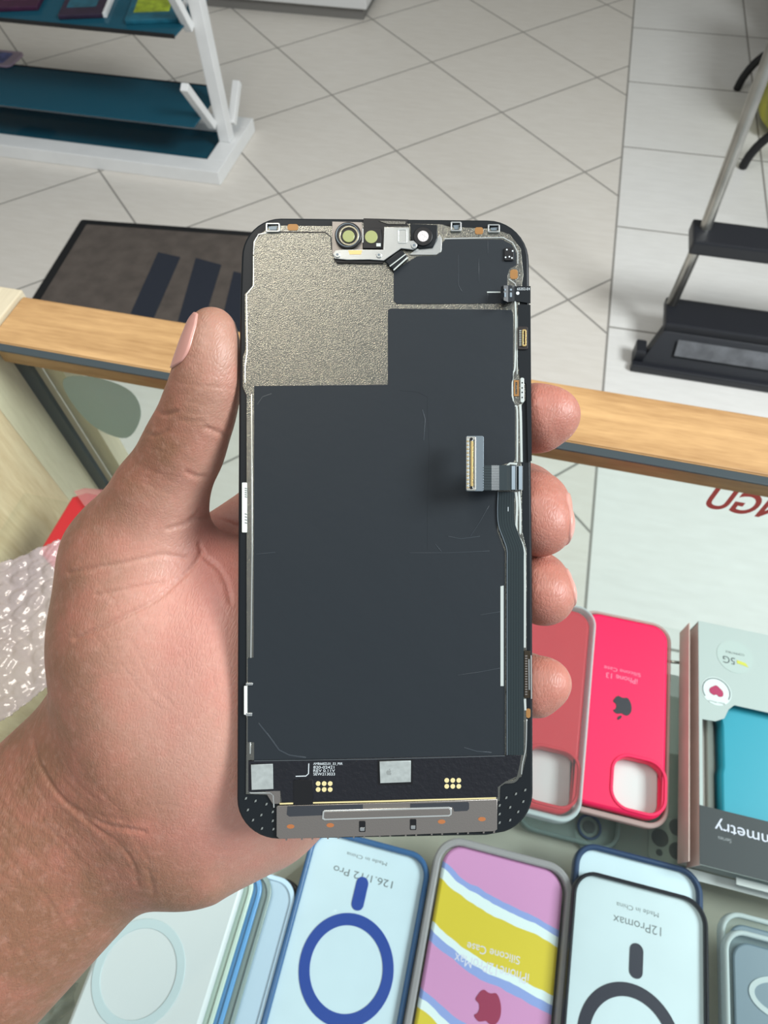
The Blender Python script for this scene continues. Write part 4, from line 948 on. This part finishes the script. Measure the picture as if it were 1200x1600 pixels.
# split every quad in four so that creases have room
E_ = np.sort(np.stack([faces, np.roll(faces, -1, 1)], -1).reshape(-1, 2), 1); key = E_[:, 0]*len(pts)+E_[:, 1]
uk, inv_ = np.unique(key, return_inverse=True); inv_ = inv_.reshape(-1, 4); nP, nE = len(pts), len(uk)
pts = np.concatenate([pts, (pts[uk//nP]+pts[uk % nP])/2, pts[faces].mean(1)])
fc_ = nP+nE+np.arange(len(faces))
faces = np.concatenate([np.stack([faces[:, j], nP+inv_[:, j], fc_, nP+inv_[:, (j+3) % 4]], 1) for j in range(4)])
for _ in range(3):
    s_ = np.zeros_like(pts); c_ = np.zeros(len(pts))
    for j in range(4):
        np.add.at(s_, faces[:, j], pts[faces[:, (j+1) % 4]]+pts[faces[:, (j+3) % 4]]); np.add.at(c_, faces[:, j], 2)
    pts = pts*.5+s_/np.maximum(c_, 1)[:, None]*.5
NR = vert_normals(pts, faces)
PX = 600+F*pts[:, 0]/-pts[:, 2]; PY = 800-F*pts[:, 1]/-pts[:, 2]
front = np.clip((NR*-pts/np.linalg.norm(pts, axis=1)[:, None]).sum(1)*2.5, 0, 1)
def seg_dist(pl, msk):
    best_ = np.full(len(msk), 1e9); qx, qy = PX[msk], PY[msk]
    for (x0_, y0_), (x1_, y1_) in zip(pl, pl[1:]):
        dx, dy = x1_-x0_, y1_-y0_; t = np.clip(((qx-x0_)*dx+(qy-y0_)*dy)/(dx*dx+dy*dy+1e-9), 0, 1)
        best_ = np.minimum(best_, np.hypot(qx-x0_-t*dx, qy-y0_-t*dy))
    return best_
CREASE = [([(108, 895), (150, 887), (189, 880), (225, 873), (252, 867), (290, 872)], .40, 6), ([(150, 930), (175, 925), (211, 918), (252, 911)], .30, 5), ([(118, 998), (150, 984), (180, 970), (208, 956), (234, 943), (262, 922), (288, 898), (305, 880), (315, 862)], .60, 6),
          ([(312, 850), (318, 868), (342, 889), (354, 912), (360, 940)], .50, 6), ([(300, 812), (322, 808), (342, 812), (370, 822)], .5, 6), ([(243, 640), (256, 648), (275, 643)], .45, 5), ([(226, 676), (244, 681), (262, 672)], .35, 5), ([(228, 660), (246, 668), (266, 664)], .22, 4),
          ([(322, 668), (342, 676), (362, 684)], .45, 6), ([(292, 738), (305, 744), (320, 745)], .4, 6), ([(262, 826), (285, 820), (300, 812), (312, 798)], .4, 6), ([(205, 950), (226, 990)], .2, 4), ([(190, 1040), (230, 1090), (255, 1110)], .22, 5), ([(205, 1000), (240, 1070), (268, 1100)], .2, 5),
          ([(52, 1155), (60, 1190), (76, 1222), (100, 1250), (134, 1274), (170, 1290), (225, 1300)], .38, 6), ([(66, 1200), (95, 1246), (135, 1283), (168, 1305), (190, 1325), (208, 1350), (216, 1385)], .3, 5), ([(90, 1262), (130, 1300), (160, 1330), (186, 1372)], .16, 5), ([(232, 1360), (240, 1395)], .3, 6),
          ([(70, 1290), (110, 1330), (140, 1380)], .22, 6), ([(120, 1262), (160, 1276), (200, 1282)], .25, 5), ([(158, 1000), (200, 985), (240, 962)], .16, 4), ([(140, 1062), (180, 1052)], .15, 4), ([(300, 900), (330, 930), (345, 980)], .18, 5)]
CREASE = [(p_, d_*.85, w_*.62) for p_, d_, w_ in CREASE]
CREASE = [(p_, d_*(.45 if d_ < .22 else 1), w_) for p_, d_, w_ in CREASE]
rg = np.random.RandomState(11)
for k in range(34):                                                  # fine lines across the thumb ball
    x, y = rg.uniform(110, 340), rg.uniform(900, 1290); a = math.radians(rg.choice([-28, 55, -12, 68])+rg.uniform(-9, 9)); L_ = rg.uniform(25, 70)
    CREASE.append(([(x, y), (x+L_*.5*math.cos(a)+rg.uniform(-3, 3), y+L_*.5*math.sin(a)+rg.uniform(-3, 3)), (x+L_*math.cos(a+.12), y+L_*math.sin(a+.12))], rg.uniform(.025, .06), 2.8))
base_c = np.array([(52, 1150), (60, 1190), (78, 1230), (104, 1262), (140, 1296), (176, 1335), (206, 1385), (220, 1412)], float)
for k in range(1, 22):                                               # pleats of the wrist running across the arm
    off = k*13+rg.uniform(-3, 3); i0, i1 = rg.randint(0, 3), rg.randint(5, 9)
    CREASE.append(([tuple(q) for q in (base_c+np.array([-off, off*.62])+rg.uniform(-4, 4, base_c.shape))[i0:i1]], rg.uniform(.05, .11), 3.0))
for k in range(9):
    off = -k*7+rg.uniform(-2, 2)-6; i0 = rg.randint(1, 4)
    CREASE.append(([tuple(q) for q in (base_c+np.array([-off*.8, off*.5])+rg.uniform(-3, 3, base_c.shape))[i0:i0+4]], rg.uniform(.06, .12), 2.8))
for k in range(16):                                                  # joint lines of the thumb
    t = rg.uniform(0, 1); x, y = 330-t*95, 600+t*165; a = math.radians(12+rg.uniform(-14, 22)); L_ = rg.uniform(18, 46)
    CREASE.append(([(x-L_*math.cos(a), y-L_*math.sin(a)), (x, y+rg.uniform(-2, 2)), (x+L_*math.cos(a), y+L_*math.sin(a))], rg.uniform(.035, .08), 2.8))
disp = np.zeros(len(pts))
for pl, dep, wd in CREASE:
    pl = catmull(pl, 4, False) if len(pl) > 2 else pl
    xs, ys = [q[0] for q in pl], [q[1] for q in pl]
    msk = np.where((PX > min(xs)-25) & (PX < max(xs)+25) & (PY > min(ys)-25) & (PY < max(ys)+25) & (front > 0))[0]
    if not len(msk): continue
    d = seg_dist(pl, msk); disp[msk] += dep*.001*(np.exp(-(d/wd)**2)-.10*np.exp(-((d-2.1*wd)/(1.1*wd))**2))
pts = pts-NR*(disp*front)[:, None]
# skin tone: rosy palm and pads, browner back and arm, some shade painted in
gs = lambda cx, cy, sx_, sy_: np.exp(-(((PX-cx)/sx_)**2+((PY-cy)/sy_)**2))
edge = np.interp(PY, [480, 600, 700, 780, 850, 950, 1050, 1140, 1200, 1300, 1420], [300, 272, 215, 150, 98, 84, 76, 60, 90, 170, 240])
rel = np.clip((PX-edge)/215, 0, 1); rel = rel*rel*(3-2*rel)  # browner towards the silhouette, with the shade of that side included
rosy = np.clip(.06+.84*rel+.35*gs(330, 540, 45, 90)-.25*gs(240, 700, 60, 60), 0, 1)
arm = np.clip(((806+60)-.707*(PX*1.0+PY)*1.0+.707*(PY*0))/1, -1e9, 1e9)
along = (PX*.72-PY*.69); armf = 1/(1+np.exp((along+690)/40)); rosy = rosy*(1-.75*armf)
rosy = np.where(PX > 600, .10, rosy)  # fingers darkened, their shade put into the tone
dorsal = np.clip(-(NR[:, 2])*1.2+.25, 0, 1); rosy = rosy*(1-.6*dorsal)
pinker = np.clip(gs(340, 870, 45, 60)*.9+gs(300, 1000, 90, 110)*.45+gs(330, 1310, 120, 50)*.4+gs(345, 900, 30, 90)*.5+(PX > 800)*.62, 0, 1)
hm = bpy.data.meshes.new('mesh'); hm.from_pydata([tuple((CW @ Vector(p))) for p in pts], [], [tuple(int(x) for x in f_) for f_ in faces]); hm.update()
ca_ = hm.color_attributes.new('tone', 'FLOAT_COLOR', 'POINT'); cdata = np.ones((len(pts), 4), np.float32); cdata[:, 0] = rosy; cdata[:, 1] = pinker; cdata[:, 2] = armf; ca_.data.foreach_set('color', cdata.ravel())
def skin():
    m = bpy.data.materials.new('skin'); m.use_nodes = True; nt = m.node_tree; b = nt.nodes['Principled BSDF']; N = NT(nt)
    at = nt.nodes.new('ShaderNodeAttribute'); at.attribute_name = 'tone'; sp = nt.nodes.new('ShaderNodeSeparateColor'); nt.links.new(at.outputs['Color'], sp.inputs[0])
    g = nt.nodes.new('ShaderNodeNewGeometry').outputs['Position']
    c = N.mix(sp.outputs[0], S(138, 97, 73), S(200, 153, 137)); c = N.mix(N.m('MULTIPLY', sp.outputs[1], .6), c, S(214, 134, 126))
    n1 = N.noise(g, 90, 4, .6); n2 = N.noise(g, 420, 3, .6)
    f = N.m('MULTIPLY', N.m('SUBTRACT', n1, .42), 1.6)
    c = N.mix(N.m('MULTIPLY', N.m('MAXIMUM', f, 0), .7), c, S(200, 124, 110))
    f2 = N.m('MULTIPLY', N.m('MAXIMUM', N.m('SUBTRACT', n2, .5), 0), .5); c = N.mix(f2, c, S(236, 192, 176))
    nt.links.new(c, b.inputs['Base Color']); b.inputs['Roughness'].default_value = .46
    b.inputs['Subsurface Weight'].default_value = .25; b.inputs['Subsurface Radius'].default_value = (1, .35, .2); b.inputs['Subsurface Scale'].default_value = .0025
    # fine skin lines: stretched cells across the hand, tighter pleats on the wrist
    mp = nt.nodes.new('ShaderNodeMapping'); tc = nt.nodes.new('ShaderNodeTexCoord'); nt.links.new(tc.outputs['Object'], mp.inputs[0])
    mp.inputs['Rotation'].default_value = (0, 0, math.radians(35)); mp.inputs['Scale'].default_value = (1, .35, 1)
    v = nt.nodes.new('ShaderNodeTexVoronoi'); v.feature = 'DISTANCE_TO_EDGE'; v.inputs['Scale'].default_value = 1150; nt.links.new(mp.outputs[0], v.inputs['Vector'])
    mp2 = nt.nodes.new('ShaderNodeMapping'); nt.links.new(tc.outputs['Object'], mp2.inputs[0]); mp2.inputs['Rotation'].default_value = (0, 0, math.radians(-52)); mp2.inputs['Scale'].default_value = (1, .16, .6)
    n3_ = N.noise(mp2.outputs[0], 700, 4, .65)
    h = N.m('ADD', N.m('MULTIPLY', N.m('MINIMUM', N.m('MULTIPLY', v.outputs['Distance'], 4), 1), .55), N.m('MULTIPLY', n2, .8))
    h = N.m('ADD', h, N.m('MULTIPLY', N.m('MULTIPLY', n3_, sp.outputs[2]), 4.0))
    bp = nt.nodes.new('ShaderNodeBump'); bp.inputs['Strength'].default_value = .5; bp.inputs['Distance'].default_value = .00018
    nt.links.new(h, bp.inputs['Height']); nt.links.new(bp.outputs[0], b.inputs['Normal'])
    return m
body = link_mesh('person', hm, skin(), None, smooth=True)
meta(body, "person's left hand and forearm, palm forward, thumb and fingertips gripping the phone screen", 'person')
bpy.context.view_layer.update()
# nails, laid on the flesh by marching inwards from outside the finger
M_nail = mat('fingernail', S(206, 152, 140), .32, spec=.45, coat=.12)
def nail(a, b, dirs, up_, ang0, ang1, rad, grow=.00035, label=None, mtl=None):
    a, b = cpt(*a), cpt(*b); axd = (b-a)/np.linalg.norm(b-a)
    e1 = np.array(dirs, float); e1 -= axd*(e1@axd); e1 /= np.linalg.norm(e1)
    e2 = np.array(up_, float); e2 -= axd*(e2@axd); e2 -= e1*(e2@e1); e2 /= np.linalg.norm(e2)
    NU, NV = 22, 16; grid = []; 
    for i in range(NU):
        s_ = i/(NU-1); 
        for j in range(NV):
            t = j/(NV-1); x = (2*t-1); yy = 2*s_-1
            # superellipse outline, blunt at the free edge
            sx_ = x*(1-.28*max(0, -yy)**3-.22*max(0, yy)**4); sy = yy*(1-.10*abs(x)**2.2 if yy > 0 else 1-.22*abs(x)**2)
            an = math.radians((ang0+ang1)/2+sx_*(ang1-ang0)/2)
            o_ = a+(b-a)*(.5+.5*sy); dr = e1*math.cos(an)+e2*math.sin(an)
            grid.append((o_, dr))
    O = np.array([g_[0] for g_ in grid]); Dv = np.array([g_[1] for g_ in grid]); tt = np.full(len(O), rad)
    for _ in range(60):
        tt = tt-np.clip(hand_sdf(O+Dv*tt[:, None]), -.002, .002)*.8
    base = O+Dv*(tt-.0006)[:, None]; top = O+Dv*(tt+grow)[:, None]
    VV = [CW @ Vector(p) for p in top]+[CW @ Vector(p) for p in base]; n_ = len(top); FF = []
    for i in range(NU-1):
        for j in range(NV-1):
            q = i*NV+j; FF.append((q, q+1, q+NV+1, q+NV))
    rim_ = [j for j in range(NV)]+[i*NV+NV-1 for i in range(1, NU)]+[(NU-1)*NV+j for j in range(NV-2, -1, -1)]+[i*NV for i in range(NU-2, 0, -1)]
    for k in range(len(rim_)):
        p, q = rim_[k], rim_[(k+1) % len(rim_)]; FF.append((q, p, p+n_, q+n_))
    bm = bmesh.new(); vs_ = [bm.verts.new(v) for v in VV]
    for f_ in FF: bm.faces.new([vs_[i] for i in f_])
    return link_mesh('fingernail', bm_mesh(bm), mtl or M_nail, body, label, smooth=True)
nail((322, 584, .1745), (331, 494, .1735), (-1, 0, 0), (0, 0, 1), -20, 74, .016, label='thumbnail seen from the side')
nail((842, 768, .1845), (838, 846, .1795), (1, .05, -.1), (0, 0, 1), -40, 52, .016, label='middle fingernail seen edge-on')
nail((846, 888, .184), (849, 946, .1800), (1, .05, -.1), (0, 0, 1), -40, 48, .014, label='ring fingernail seen edge-on')
